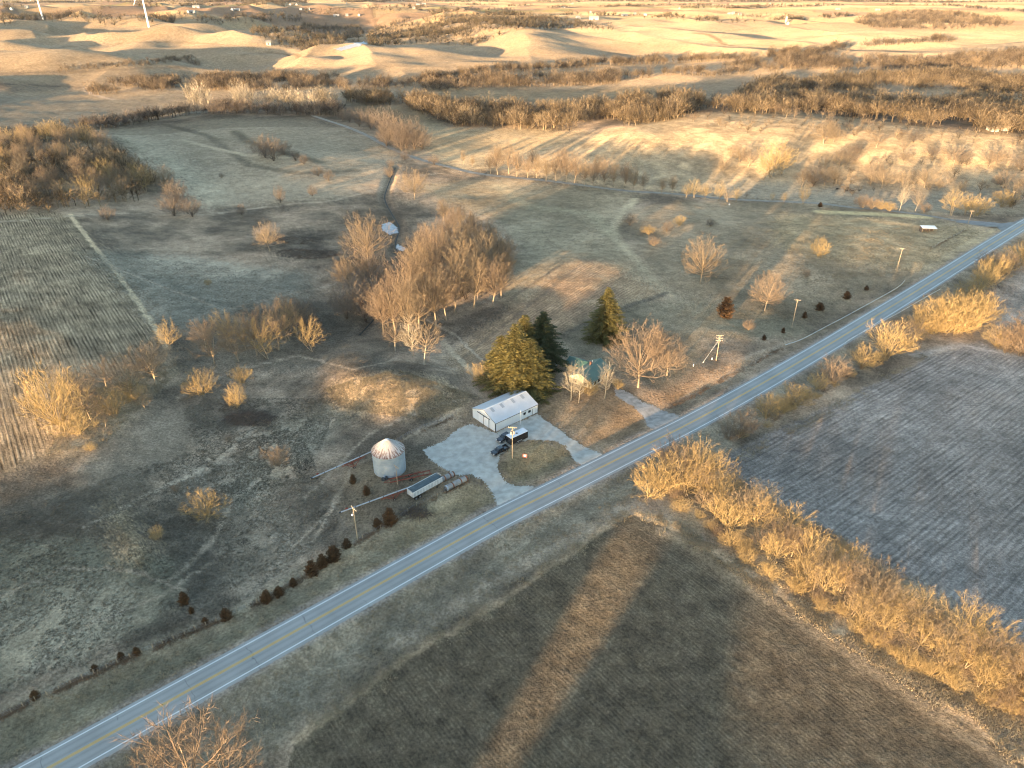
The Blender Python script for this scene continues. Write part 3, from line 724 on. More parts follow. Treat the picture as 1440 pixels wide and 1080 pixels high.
def grow(h, crown_r, trunk_h, n_main, n2, n3, nt, twig_len, twig_w, seed, trunk_r=None, stems=1, low=.12, droop=0.0, att=.42, wild=.12):
    """a leafless tree: trunk (V, quads) and crown (V, branch quads, twig triangles); limbs run from the stem out to an uneven egg-shaped outline"""
    rng = np.random.default_rng(seed)
    tv, tf, V, Q, F3 = [], [], [], [], []
    tr = trunk_r or h * .016
    def limb(Vl, Fl, pts, rr, n):
        b = len(Vl)
        for i, p in enumerate(pts):
            d = pts[min(i + 1, len(pts) - 1)] - pts[max(i - 1, 0)]; d = d / (np.linalg.norm(d) + 1e-9)
            a, c = _perp(d)
            for k in range(n):
                t = 2 * math.pi * k / n
                Vl.append(p + (a * math.cos(t) + c * math.sin(t)) * rr[i])
        for i in range(len(pts) - 1):
            for k in range(n):
                Fl.append((b + i * n + k, b + i * n + (k + 1) % n, b + (i + 1) * n + (k + 1) % n, b + (i + 1) * n + k))
    def sliver(p, q, w):
        d = q - p; sd = np.cross(d, rng.normal(0, 1, 3)); sd /= np.linalg.norm(sd) + 1e-9
        b = len(V); V.extend([p - sd * w / 2, p + sd * w / 2, q]); F3.append((b, b + 1, b + 2))
    def bez(a, c, b, n):
        return [a * (1 - t) ** 2 + 2 * c * t * (1 - t) + b * t * t for t in np.linspace(0, 1, n)]
    def at(pts, t):
        x = t * (len(pts) - 1); i = min(int(x), len(pts) - 2); f = x - i
        d = pts[i + 1] - pts[i]
        return pts[i] * (1 - f) + pts[i + 1] * f, d / (np.linalg.norm(d) + 1e-9)
    def side(d, an, upk):
        a, c = _perp(d); ph = rng.uniform(0, 6.283)
        q = d * math.cos(an) + (a * math.cos(ph) + c * math.sin(ph)) * math.sin(an) + np.array([0, 0, upk])
        return q / np.linalg.norm(q)
    # stems
    trunks = []
    for st in range(stems):
        p = np.array([rng.normal(0, .3) * (stems > 1), rng.normal(0, .3) * (stems > 1), -.3]); d = np.array([rng.normal(0, .04 + .14 * (stems > 1)), rng.normal(0, .04 + .14 * (stems > 1)), 1.0])
        top = h * (.80 if stems == 1 else rng.uniform(.5, .75)); pts = [p]; rr = [tr * 1.4]; m = 7
        for i in range(m):
            d = d + np.array([rng.normal(0, .05), rng.normal(0, .05), 0]); d /= np.linalg.norm(d)
            pts.append(pts[-1] + d * (top + .3) / m); rr.append(tr * (1 - .85 * (i + 1) / m))
        limb(tv, tf, pts, rr, 6); trunks.append(pts)
    cz = trunk_h + (h - trunk_h) * .46; rz_u = h - cz; rz_d = cz - trunk_h
    lob = rng.uniform(0, 6.283, 3)
    for k in range(n_main):
        ph = k * 2.39996 + rng.uniform(-.3, .3)
        e = low * -1.6 + (1 + low * 1.6) * ((k + .5) / n_main) ** .85          # height on the outline, -1..1
        e = min(max(e, -.95), .985)
        ring = math.sqrt(max(0, 1 - e * e)) * (1 + .13 * math.sin(2 * ph + lob[0]) + .10 * math.sin(3 * ph + lob[1])) * rng.uniform(.78, 1.06)
        end = np.array([crown_r * ring * math.cos(ph), crown_r * ring * math.sin(ph), cz + (rz_u if e > 0 else rz_d) * e * rng.uniform(.9, 1.04)])
        tp = trunks[k % stems]
        za = max(.15, trunk_h * .85 + (end[2] - trunk_h) * att) if trunk_h > .4 else max(.05, end[2] * .12)
        f = min((za + .3) / (tp[-1][2] + .3), .98)
        s0, _ = at(tp, f)
        mid = s0 * .45 + end * .55; mid[2] = s0[2] * .5 + end[2] * .5 + (droop + .02) * -h
        mid[:2] = s0[:2] * .35 + end[:2] * .65
        pts = bez(s0, mid, end, 6)
        pts = [q + rng.normal(0, wild * .05 * h, 3) * (0 < i < 5) for i, q in enumerate(pts)]
        L_ = np.linalg.norm(end - s0)
        r0 = max(.03, tr * .42 * min(1, L_ / (crown_r + .1)))
        limb(V, Q, pts, list(np.linspace(r0, .012, 6)), 4)
        for j in range(n2):
            t = .22 + .78 * (j + rng.uniform(.1, .9)) / n2
            p, d = at(pts, t)
            l2 = L_ * rng.uniform(.24, .46) * (1.15 - .55 * t)
            q = side(d, rng.uniform(.5, 1.1), .10)
            e2 = p + q * l2 + np.array([0, 0, .10 * l2]); pt2 = bez(p, p + q * l2 * .55, e2 + (d * .25 * l2), 4)
            limb(V, Q, pt2, list(np.linspace(max(.018, r0 * .42), .01, 4)), 3)
            for i3 in range(n3):
                t3 = .15 + .85 * (i3 + rng.uniform(0, 1)) / n3
                p3, d3 = at(pt2, t3); l3 = max(l2 * rng.uniform(.3, .55), twig_len * .6)
                q3 = p3 + side(d3, rng.uniform(.35, 1.0), .12) * l3
                sliver(p3, q3, twig_w * 1.5)
                for it in range(nt):
                    tt = rng.uniform(.15, 1.0); p4 = p3 * (1 - tt) + q3 * tt; d4 = (q3 - p3) / (l3 + 1e-9)
                    sliver(p4, p4 + side(d4, rng.uniform(.3, .95), .1) * twig_len * rng.uniform(.5, 1.2), twig_w)
    return (np.array(tv), tf), (np.array(V), Q, F3)
def poly_mesh(name, V, quads, tris, m):
    me = bpy.data.meshes.new(name)
    q = np.array(quads, np.int32).reshape(-1, 4); t = np.array(tris, np.int32).reshape(-1, 3)
    me.vertices.add(len(V)); me.vertices.foreach_set('co', np.asarray(V, np.float32).ravel())
    lv = np.concatenate([q.ravel(), t.ravel()]); me.loops.add(len(lv)); me.loops.foreach_set('vertex_index', lv)
    ls = np.concatenate([np.arange(len(q)) * 4, len(q) * 4 + np.arange(len(t)) * 3]).astype(np.int32)
    me.polygons.add(len(ls)); me.polygons.foreach_set('loop_start', ls)
    me.materials.append(m); me.update(calc_edges=True)
    return me
def conifer(h, r, seed, droop=.25, whorls=34, per=11, base=.03):
    """a spruce: a mast, whorls of boughs, each bough a fan of needle sprays"""
    rng = np.random.default_rng(seed); tm = MB(); tm.tube([(0, 0, -.3), (0, 0, h * .5), (0, 0, h * .97)], [h * .018, h * .012, h * .003], 6)
    V, F3, Q = [], [], []
    for w in range(whorls):
        zf = base + (1 - base) * (w / whorls) ** .92
        L_ = r * (1 - zf) ** .8 * (1.0 if w > 2 else .85) + .25
        for k in range(per):
            ph = rng.uniform(0, 6.283); l = L_ * rng.uniform(.62, 1.12); z0 = h * zf + rng.uniform(-.3, .3)
            out = np.array([math.cos(ph), math.sin(ph), 0]); side = np.array([-out[1], out[0], 0])
            nb = max(4, int(l * 4.2))
            for j in range(nb):
                f = (j + .6) / nb
                c = out * l * f + np.array([0, 0, z0 - droop * l * f * f + .18 * l * max(0, f - .65)])
                for sgn in (-1, 1, 0, -1, 1):
                    wv = l * .26 * (1.15 - f) + .28
                    dirv = (side * sgn * rng.uniform(.6, 1.1) + out * rng.uniform(.35, .9) + np.array([0, 0, rng.uniform(-.4, .42)]))
                    dirv /= np.linalg.norm(dirv); tip = c + dirv * wv * rng.uniform(.7, 1.25)
                    sd = np.cross(dirv, rng.normal(0, 1, 3)); sd /= np.linalg.norm(sd) + 1e-9; sw = rng.uniform(.06, .13)
                    b = len(V); V += [c - sd * sw, c + sd * sw, tip]; F3.append((b, b + 1, b + 2))
    return tm, (np.array(V), Q, F3)
PROTO = {}
def proto(key, kind, trunk_m, crown_m, **kw):
    if kind == 'conifer':
        tm, (V, Q, F3) = conifer(**kw)
        me = bpy.data.meshes.new('trunk'); me.from_pydata(tm.v, [], tm.f); me.materials.append(trunk_m)
    else:
        (tv, tf), (V, Q, F3) = grow(**kw)
        me = poly_mesh('trunk', tv, tf, [], trunk_m)
    PROTO.setdefault(key, []).append((me, poly_mesh('crown', V, Q, F3, crown_m), kw['h']))
for i, (tm_, cm_) in enumerate([(BARK, T_TAN), (BARK, T_TAN), (BARK, T_PINK), (BARK, T_PINK)]):
    proto('tall', 'tree', tm_, cm_, h=20, crown_r=5.6, trunk_h=3.2, n_main=24, n2=7, n3=5, nt=5, twig_len=1.1, twig_w=.042, seed=10 + i, low=.2, att=.30)
for i, cm_ in enumerate([T_TAN, T_PINK, T_TAN]):
    proto('round', 'tree', BARK, cm_, h=16, crown_r=7.6, trunk_h=1.8, n_main=30, n2=7, n3=5, nt=5, twig_len=1.0, twig_w=.04, seed=30 + i, low=.3, att=.36)
for i, cm_ in enumerate([T_GOLD, T_GOLD, T_GOLD, T_TAN]):
    proto('hedge', 'tree', BARK, cm_, h=11, crown_r=4.2, trunk_h=.9, n_main=17, n2=6, n3=5, nt=4, twig_len=.75, twig_w=.032, seed=50 + i, low=.25, att=.34, stems=2, trunk_r=.15)
for i, cm_ in enumerate([T_GOLD, T_PINK, T_GOLD]):
    proto('shrub', 'tree', BARK, cm_, h=5, crown_r=3.0, trunk_h=.05, n_main=28, n2=5, n3=4, nt=4, twig_len=.6, twig_w=.028, seed=70 + i, low=.02, stems=5, trunk_r=.05)
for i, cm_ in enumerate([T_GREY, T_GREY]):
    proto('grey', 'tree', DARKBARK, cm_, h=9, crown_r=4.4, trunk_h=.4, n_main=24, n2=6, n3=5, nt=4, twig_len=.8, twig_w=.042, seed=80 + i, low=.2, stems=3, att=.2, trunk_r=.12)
for i in range(2):
    proto('pale', 'tree', T_PALE, T_PALE, h=20, crown_r=6.5, trunk_h=3, n_main=22, n2=6, n3=4, nt=3, twig_len=1.4, twig_w=.09, seed=90 + i, low=.2, att=.3)
proto('tan', 'tree', BARK, T_TAN, h=11, crown_r=4.4, trunk_h=1.0, n_main=17, n2=6, n3=5, nt=4, twig_len=.75, twig_w=.032, seed=64, low=.25, att=.34, stems=2, trunk_r=.15)
proto('tan', 'tree', BARK, T_PINK, h=10, crown_r=4.6, trunk_h=.8, n_main=18, n2=6, n3=5, nt=4, twig_len=.75, twig_w=.032, seed=65, low=.25, att=.4, stems=1, trunk_r=.17)
proto('sparse', 'tree', T_PALE, T_TAN, h=16, crown_r=7.0, trunk_h=3, n_main=20, n2=6, n3=4, nt=3, twig_len=.9, twig_w=.045, seed=101, low=.3, att=.4, wild=.3)
proto('sparse', 'tree', T_PALE, T_PALE, h=17, crown_r=4.6, trunk_h=3, n_main=18, n2=6, n3=4, nt=3, twig_len=.9, twig_w=.045, seed=102, low=.3, att=.35, wild=.3)
for i in range(3): proto('spruce', 'conifer', DARKBARK, NEEDLE, h=22, r=6.3, seed=110 + i)
proto('shadespruce', 'conifer', DARKBARK, NEEDLE_SHADE, h=22, r=6.6, seed=120)
for i in range(2): proto('cedar', 'conifer', DARKBARK, CEDAR, h=4.2, r=1.7, seed=130 + i, whorls=16, per=9, droop=-.5, base=.05)
NAMES = dict(tan=('bare_tree', 'tree'), tall=('bare_tree', 'tree'), round=('bare_tree', 'tree'), hedge=('bare_tree', 'tree'), shrub=('bare_shrub', 'shrub'), grey=('bare_tree', 'tree'), pale=('bare_tree', 'tree'), sparse=('bare_tree', 'tree'), spruce=('spruce_tree', 'conifer'), shadespruce=('spruce_tree', 'conifer'), cedar=('cedar_bush', 'bush'))
COUNT = {}
def plant(key, g, hgt, label, group=None, wide=1.0, which=None, name=None, cat=None):
    pr = PROTO[key]; tm_, cm_, h0 = pr[which % len(pr)] if which is not None else random.choice(pr)
    nm, ct = NAMES[key]
    r = thing(name or nm, label, cat or ct, (g[0], g[1], g[2] - .05), random.uniform(0, 6.283), group)
    if key == 'cedar': hgt *= .72; wide *= .9
    k = hgt / h0; r.scale = (k * wide, k * wide, k)
    obj('trunk', tm_, r); obj('crown', cm_, r)
    COUNT[nm] = COUNT.get(nm, 0) + 1
    return r
def plants(rows, lab, group, key=None):
    """rows: (u, v, height in picture rows, key, width) at the foot of each"""
    gs = ground([(q[0], q[1]) for q in rows])
    for q, g in zip(rows, gs):
        if len(q) < 4 and key is None: q = (*q, random.choice(['tan', 'grey', 'tan', 'round']), 1.45)
        plant(q[3] if len(q) > 3 and q[3] else key, g, top_height(g, q[1] - q[2]), q[5] if len(q) > 5 else lab, None if len(q) > 5 else group, q[4] if len(q) > 4 else 1.0)
def strip(pts, n, key, hm, lab, group, width=0, jit=.25, wide=(.9, 1.2)):
    """n plants along a pixel polyline, heights in metres"""
    P = [np.array(p, float) for p in pts]; L_ = [0]
    for a, b in zip(P[:-1], P[1:]): L_.append(L_[-1] + np.linalg.norm(b - a))
    out = []
    for i in range(n):
        d = (i + .5 + random.uniform(-jit, jit)) / n * L_[-1]
        k = max(j for j in range(len(P) - 1) if L_[j] <= d + 1e-6); f = (d - L_[k]) / (L_[k + 1] - L_[k])
        q = P[k] * (1 - f) + P[k + 1] * f
        out.append((q[0], q[1]))
    for g in ground(out):
        x, y = g[0] + random.uniform(-width, width), g[1] + random.uniform(-width, width)
        kk = random.choice(key) if isinstance(key, (list, tuple)) else key
        plant(kk, (x, y, h1(x, y)), random.uniform(*hm), lab, group, random.uniform(*wide))
# ---- the creek grove
G = 'bare trees of the creek grove'
GL = 'tall bare tree in the large creek grove in the middle of the picture'
plants([(539, 470, 67), (557, 470, 83), (575, 474, 78), (613, 457, 78), (590, 462, 74), (640, 440, 80), (628, 450, 70), (667, 433, 74), (693, 430, 62), (705, 418, 58), (597, 430, 80), (572, 440, 82), (650, 415, 78), (680, 405, 72), (712, 398, 55),
        (620, 408, 80), (588, 412, 74), (640, 392, 70), (668, 385, 66), (700, 380, 52), (610, 385, 68), (592, 395, 62), (715, 372, 40), (652, 372, 62), (685, 365, 52), (625, 366, 60), (600, 372, 55),
        (635, 345, 48), (655, 350, 46), (672, 345, 36), (660, 336, 38), (640, 328, 38), (624, 312, 32), (648, 318, 30), (665, 326, 28), (690, 350, 36)], GL, G, 'tall')
plants([(597, 513, 66, 'sparse', 1.0, 'pale sunlit bare tree standing forward of the creek grove, at its lower tip'), (580, 502, 56, 'sparse', .9, 'thin pale bare tree beside the tip tree of the creek grove'),
        (556, 494, 46, 'sparse', .9, 'small pale bare tree at the left foot of the creek grove')], '', '')
plants([(517, 372, 68, 'round', 1.0, 'broad bare tree with wide crown left of the frozen creek pool'), (492, 412, 52, 'round', .9, 'reddish bare tree below the broad creek tree'), (520, 405, 60, 'tall', 1.1, 'bare tree between the creek grove and the reddish tree'),
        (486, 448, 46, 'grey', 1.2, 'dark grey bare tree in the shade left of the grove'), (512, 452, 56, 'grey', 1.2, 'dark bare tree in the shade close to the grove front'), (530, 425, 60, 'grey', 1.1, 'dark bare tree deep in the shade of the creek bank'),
        (583, 280, 40, 'round', 1.25, 'round sunlit bare tree above the creek crossing'), (380, 354, 40, 'round', 1.0, 'lone sunlit bare tree in the pasture beside the brush heaps'), (548, 250, 14, 'shrub', 1, 'small bare shrub on the creek bank above the pool'),
        (985, 398, 62, 'round', 1.0, 'lone bare tree with tall crown in the meadow right of the spruce'), (1075, 437, 50, 'round', 1.05, 'round pale bare tree in the roadside meadow'),
        (803, 563, 50, 'sparse', .85, 'bare tree in front of the pale house wall'), (814, 566, 52, 'sparse', .75, 'second bare tree close in front of the pale house wall'), (850.6, 560, 52, 'sparse', .75, 'slim bare tree at the house corner by the driveway'),
        (897.5, 545, 86, 'round', 1.0, 'very large bare tree beside the house driveway'), (938, 528, 52, 'round', 1.0, 'bare tree behind the very large driveway tree'), (915, 520, 62, 'tall', 1.1, 'tall reddish bare tree behind the house driveway'),
        (693, 545, 26, 'shrub', 1.2, 'bare shrub at the foot of the spruces by the shed'), (676, 540, 26, 'shrub', 1.0, 'bare shrub left of the spruces'), (828, 556, 18, 'shrub', 1.2, 'reddish shrub under the house trees'), (868, 548, 14, 'shrub', 1.0, 'small shrub at the house driveway'),
        (285, 1126, 112, 'tan', .95, 'tallest bare tree by the road at the bottom edge of the picture'), (325, 1120, 88, 'tan', .8, 'second bare tree at the bottom edge, right of the tallest one'), (230, 1120, 66, 'tan', .8, 'small bare tree at the bottom edge, left of the tallest one')], '', '')
plants([(725, 550, 96, 'spruce', 1.69, 'left spruce of the sunlit clump behind the white shed'), (746, 553, 78, 'spruce', 1.89, 'front spruce of the clump behind the white shed'), (705, 543, 72, 'spruce', 1.76, 'lowest spruce at the left end of the clump by the shed'),
        (762, 520, 82, 'shadespruce', 1.8, 'dark shaded spruce at the right of the clump'), (738, 522, 80, 'spruce', 1.76, 'rear spruce of the clump behind the white shed'), (851, 477, 73, 'spruce', 1.69, 'lone spruce standing in the yard behind the house')], '', '')
plants([(1019, 446, 38, 'cedar', 1.2, 'dark rusty cedar in the roadside meadow')], '', '')
# ---- left pasture rows
plants([(300, 512, 58), (318, 486, 46, 'hedge'), (337, 508, 56), (345, 492, 46, 'hedge'), (362, 500, 64), (378, 504, 58, 'hedge'), (392, 492, 68), (404, 480, 54, 'hedge'), (418, 470, 50), (440, 494, 46, 'hedge'), (290, 490, 40), (405, 448, 30, 'grey'), (430, 462, 38, 'grey')], 'bare pasture tree in the row at the foot of the stubble field', 'bare trees across the left pasture', 'tan')
plants([(85, 604, 78, 'shrub', .85, 'huge golden round bush at the corner of the stubble field'), (183, 560, 58, 'tan', 1.2, 'bare tree right of the huge golden bush'), (222, 540, 58, 'tan', 1.25, 'bare tree at the lower corner of the stubble field'), (240, 492, 40, 'hedge', 1.0, 'bare tree at the end of the pale field edge'),
        (160, 584, 34, 'shrub', 1.0, 'small golden shrub below the field-corner trees'), (190, 564, 26, 'shrub', 1, 'low bare shrub under the field-corner trees'), (108, 612, 32, 'shrub', 1.3, 'golden shrub at the foot of the huge bush'), (150, 545, 40, 'tan', 1.2, 'bare tree behind the huge golden bush'), (208, 525, 34, 'grey', 1.2, 'dark bare tree between the field-corner trees'),
        (285, 557, 32, 'shrub', 1.05, 'round orange shrub in the pasture under the tree row'), (341, 540, 22, 'shrub', 1.1, 'small golden shrub below the pasture tree row'), (335, 574, 30, 'shrub', .7, 'pale thin shrub rising from the dark brush heap'), (292, 728, 30, 'shrub', 1.25, 'wide orange shrub alone in the lower pasture'),
        (391, 655, 22, 'shrub', 1.2, 'orange shrub in the pasture left of the grain bin'), (293, 401, 8, 'shrub', 1.2, 'tiny pale shrub in the upper pasture'), (322, 622, 8, 'shrub', 1.1, 'tiny shrub below the dark brush heap'), (128, 634, 10, 'shrub', 1.2, 'tiny pale shrub at the shadow edge of the field'), (248, 692, 10, 'shrub', 1, 'tiny shrub above the lower pasture'), (223, 757, 14, 'shrub', 1.0, 'pale shrub beside the sunlit grass bank'),
        (1052, 464, 12, 'shrub', 1.3, 'round golden shrub in the roadside meadow'), (1150, 362, 24, 'shrub', 1.1, 'golden shrub in the upper roadside meadow'), (1134, 390, 10, 'shrub', 1.1, 'pale tuft shrub below the upper meadow shrub'), (885, 317, 16, 'grey', 1.2, 'grey bush at the left of the meadow bush cluster'), (911, 330, 12, 'shrub', 1.4, 'upper golden shrub of the meadow bush cluster'),
        (919, 346, 12, 'shrub', 1.3, 'lower golden shrub of the meadow bush cluster'), (938, 326, 14, 'grey', 1.3, 'dark bush at the right of the meadow bush cluster'), (955, 318, 14, 'shrub', 1.0, 'small shrub above the meadow bush cluster'), (999, 318, 10, 'grey', 1.5, 'dark low bush alone in the middle meadow')], '', '')
# ---- cedars and brush along the left roadside fence
plants([(260, 849, 22, 'cedar', 1.0, 'rusty cedar alone inside the fence above the cedar row'), (270, 862, 12, 'cedar', 1.0, 'tiny cedar just below the lone rusty cedar'), (319, 871, 20, 'cedar', 1.3, 'dark round cedar at the lower end of the roadside row'), (289, 876, 10, 'cedar', 1.4, 'low cedar left of the dark round one'), (376, 847, 22, 'cedar', 1.2, 'cedar of the touching pair, the darker left one'),
        (393, 838, 18, 'cedar', 1.2, 'cedar of the touching pair, the right one'), (413, 824, 15, 'cedar', 1.1, 'small cedar between the pair and the long clump'), (440, 808, 26, 'cedar', 1.2, 'cedar at the lower end of the long rusty clump'), (454, 797, 22, 'cedar', 1.3, 'rusty cedar in the middle of the long clump'), (470, 788, 28, 'cedar', 1.2, 'cedar at the upper end of the long rusty clump'),
        (488, 770, 16, 'cedar', 1.4, 'rusty bush below the yard-light pole'), (531, 742, 18, 'cedar', 1.2, 'dark bush left of the largest roadside cedar'), (549, 737, 30, 'cedar', 1.1, 'largest roadside cedar, below the grain trailer'), (497, 680, 18, 'cedar', .9, 'rust-orange bush left of the grain bin'), (516, 696, 18, 'cedar', 1.0, 'dark bush below the rust-orange bush'),
        (193, 920, 13, 'cedar', 1.2, 'upper one of the two small cedars far down the fence'), (171, 926, 12, 'cedar', 1.2, 'lower one of the two small cedars far down the fence'), (134, 943, 11, 'cedar', 1.3, 'tiny cedar on the fence line near the left edge'), (51, 982, 14, 'cedar', 1.3, 'last cedar of the fence line at the left edge'),
        (1101, 468, 10, 'cedar', 1.2, 'rusty bush left of the pole in the meadow'), (1074, 478, 10, 'cedar', 1.3, 'rust-red bush by the end of the guardrail'), (1131, 447, 12, 'cedar', 1.2, 'dark bush right of the meadow pole'), (1152, 436, 14, 'cedar', 1.8, 'dark wide bush in the roadside ditch hollow'), (1190, 420, 14, 'cedar', 1.6, 'dark bush on the ditch bank along the highway'), (1218, 408, 9, 'cedar', 1.4, 'small dark bush up the ditch bank'), (1153, 291, 9, 'cedar', 1.5, 'dark round bush beside the side road')], '', '')
BR = mat('dry_brush', (.12, .085, .062), 1, var=.4, scale=1.2)
# ---- hedgerow between the two fields at the lower right
HL = 'golden bare tree in the dense hedgerow at the lower right'; HG = 'bare trees of the lower right hedgerow'
def hedge_line(off): return [(936 + off[0], 702 + off[1]), (1010 + off[0], 758 + off[1]), (1100 + off[0], 822 + off[1]), (1200 + off[0], 888 + off[1]), (1310 + off[0], 950 + off[1]), (1440 + off[0], 1018 + off[1]), (1520 + off[0], 1062 + off[1])]
strip(hedge_line((12, -13)), 27, ['hedge', 'hedge', 'hedge', 'tan'], (5.5, 9), HL, HG, 1.3)
strip(hedge_line((25, -30)), 27, ['hedge', 'hedge', 'hedge', 'round'], (6.5, 11), HL, HG, 1.3)
strip(hedge_line((38, -45)), 22, ['hedge', 'hedge', 'hedge', 'tan'], (7.5, 12), HL, HG, 1.3)
strip(hedge_line((2, -2)), 34, 'shrub', (2, 4), 'golden shrub along the foot of the lower right hedgerow', 'shrubs under the lower right hedgerow', 1.5, wide=(1.0, 1.5))
strip(hedge_line((30, -30)), 14, 'shrub', (3.5, 5.5), 'golden shrub along the foot of the lower right hedgerow', 'shrubs under the lower right hedgerow', 3, wide=(1.0, 1.5))
plants([(915, 700, 40, 'shrub', 1.1), (935, 690, 44, 'shrub', 1.1), (960, 690, 62, 'hedge', 1.1), (978, 684, 62, 'hedge', 1.1), (950, 665, 40, 'shrub', 1.2), (990, 668, 30, 'shrub', 1.0)], 'reddish-gold bush at the road end of the lower right hedgerow', 'bushes at the road end of the hedgerow')
# ---- shrubs between the highway and the pale field
plants([(1040, 616, 34, 'shrub', .95, 'lowest orange shrub of the row right of the highway'), (1025, 620, 18, 'shrub', 1.1, 'small shrub at the foot of the lowest orange one'), (1078, 588, 28, 'shrub', 1.1, 'second shrub up the row right of the highway'), (1098, 578, 20, 'shrub', 1.3, 'thin brown shrub in the row right of the highway'), (1118, 572, 26, 'shrub', 1.3, 'brown shrub between two orange ones right of the highway'),
        (1148, 548, 20, 'shrub', 1.2, 'small orange shrub touching a larger one right of the highway'), (1170, 540, 32, 'shrub', 1.1, 'orange shrub in the middle of the row right of the highway'), (1211, 518, 28, 'shrub', 1.25, 'round reddish shrub right of the highway'), (1246, 504, 46, 'shrub', 1.0, 'tall fan-shaped orange shrub right of the highway'), (1272, 486, 34, 'grey', 1.0, 'thin dark shrub next to the tall fan-shaped one')], '', '')
plants([(1290, 474, 36, 'shrub', 1.1), (1308, 470, 42, 'shrub', 1.1), (1325, 470, 46, 'shrub', 1.1), (1345, 470, 44, 'shrub', 1.2), (1366, 462, 44, 'shrub', 1.1), (1330, 452, 36, 'shrub', 1.2), (1352, 448, 36, 'shrub', 1.2), (1378, 448, 30, 'shrub', 1.1)], 'golden shrub in the broad clump between highway and pale field', 'shrubs of the broad roadside clump')
plants([(1362, 418, 22, 'shrub', 1.5), (1378, 408, 36, 'shrub', .9), (1398, 395, 32, 'shrub', 1.0), (1412, 388, 30, 'shrub', 1.0), (1425, 378, 30, 'shrub', 1.0), (1440, 368, 28, 'shrub', 1.0), (1390, 382, 26, 'shrub', 1.2)], 'golden shrub in the upper clump beside the highway at the right', 'shrubs of the upper roadside clump')
plants([(1415, 497, 36, 'shrub', 1.1), (1436, 502, 48, 'shrub', 1.0), (1400, 488, 26, 'shrub', 1.2), (1450, 490, 50, 'shrub', 1.1)], 'orange bush at the right edge beyond the pale field', 'bushes at the right edge')
strip([(1040, 618), (1100, 582), (1160, 550), (1230, 514), (1296, 478)], 20, ['shrub', 'shrub', 'grey'], (1.6, 3.6), 'low tan brush in the gaps of the row right of the highway', 'low brush between the highway and the pale field', 1.6, wide=(1.1, 1.7))
plants([(128, 590, 50), (118, 570, 52), (205, 575, 30), (148, 600, 30), (96, 560, 44)], 'tan bare tree in the thicket behind and right of the huge golden bush', 'thicket at the corner of the stubble field', 'tan')
# ---- row along the side road
ML = 'bare tree in the row behind the side road'; MG = 'bare trees in the row behind the side road'
plants([(690, 244, 30), (700, 246, 38), (716, 245, 42), (727, 248, 36), (742, 250, 30), (755, 250, 30), (768, 254, 34), (782, 254, 38), (796, 256, 42), (808, 257, 40), (822, 260, 36), (835, 262, 34), (850, 264, 40), (863, 263, 34), (878, 264, 30), (890, 268, 32), (905, 268, 26), (930, 272, 22), (945, 272, 24), (665, 235, 16), (652, 230, 18), (700, 232, 28), (750, 238, 30), (790, 244, 34), (840, 252, 34), (880, 258, 30)], ML, MG, 'tall')
# ---- bushes of the domed field and its foot
plants([(372, 222, 30, 'grey', 1.3), (385, 226, 30, 'grey', 1.3), (400, 218, 18, 'grey', 1.3), (415, 226, 14, 'grey', 1.4), (428, 231, 13, 'grey', 1.3), (448, 248, 14, 'grey', 1.4), (463, 254, 14, 'grey', 1.4)], 'dark grey bush on the shaded domed field', 'dark bushes on the domed field')
plants([(153, 310, 18, 'grey', 1.3, 'dark grey bush at the foot of the wooded hill'), (245, 304, 30, 'grey', 1.2, 'dark bush below the sunlit end tree of the wood'), (270, 305, 26, 'grey', 1.2, 'dark bush in the hollow right of the wood'), (235, 270, 36, 'round', 1, 'sunlit bare tree at the right end of the left wood'), (248, 285, 30, 'grey', 1.1, 'shaded tree under the right end of the left wood'), (340, 302, 14, 'grey', 1.2, 'dark bush on the pasture lane under the domed field'), (395, 285, 22, 'grey', .8, 'thin dark tree on the lane under the domed field'), (440, 276, 14, 'grey', 1.1, 'grey bush farther up the lane'), (312, 250, 7, 'grey', 1.2, 'tiny dark bush on the edge of the domed field'), (550, 236, 12, 'grey', 1.2, 'grey bush beside the creek crossing'), (570, 226, 14, 'grey', 1.2, 'grey bush above the creek crossing'), (610, 232, 14, 'grey', 1.3, 'dark bush by the side road near the creek')], '', '')
plants([(506, 178, 24), (520, 182, 28), (535, 188, 34), (548, 196, 38), (560, 204, 40), (572, 208, 40), (584, 210, 38), (594, 210, 30), (545, 206, 34), (566, 212, 34), (492, 172, 18), (482, 170, 16)], 'slender grey tree in the thicket beyond the domed field', 'trees of the grey thicket', 'grey')
# ---- hillside on the right: scattered trees
plants([(1085, 250, 52, 'hedge', 1.3), (1098, 246, 40, 'hedge', 1.2), (1072, 252, 34, 'hedge', 1.2)], 'sunlit tree in the big clump on the right hillside', 'clump of three trees on the right hillside')
HS = 'small sunlit tree scattered over the rough right-hand hillside'; HSG = 'trees scattered over the right hillside'
plants([(975, 171, 12), (1010, 176, 12), (1090, 160, 14), (1040, 180, 10), (1105, 166, 14), (1165, 194, 28), (1158, 202, 30), (1172, 200, 20), (1232, 208, 22), (1285, 200, 18), (1267, 192, 10), (1305, 194, 8), (1190, 182, 10), (1220, 178, 12), (1040, 228, 24), (1052, 235, 24), (1028, 215, 14), (1180, 238, 24), (1192, 232, 26), (1160, 238, 22), (1240, 264, 28), (1225, 256, 28), (1270, 264, 25), (1300, 264, 28), (1285, 258, 20), (1320, 266, 12), (1340, 234, 28), (1352, 230, 20), (1390, 236, 25), (1402, 228, 20), (1410, 264, 25), (1424, 282, 30), (1350, 271, 16), (1400, 262, 14), (1018, 242, 18), (1435, 240, 24), (1128, 262, 24), (1145, 262, 26), (1160, 260, 26), (1175, 258, 26), (1135, 256, 20), (1250, 235, 16), (1205, 215, 12), (1310, 220, 14), (1270, 228, 14), (1436, 262, 16)], HS, HSG, None)
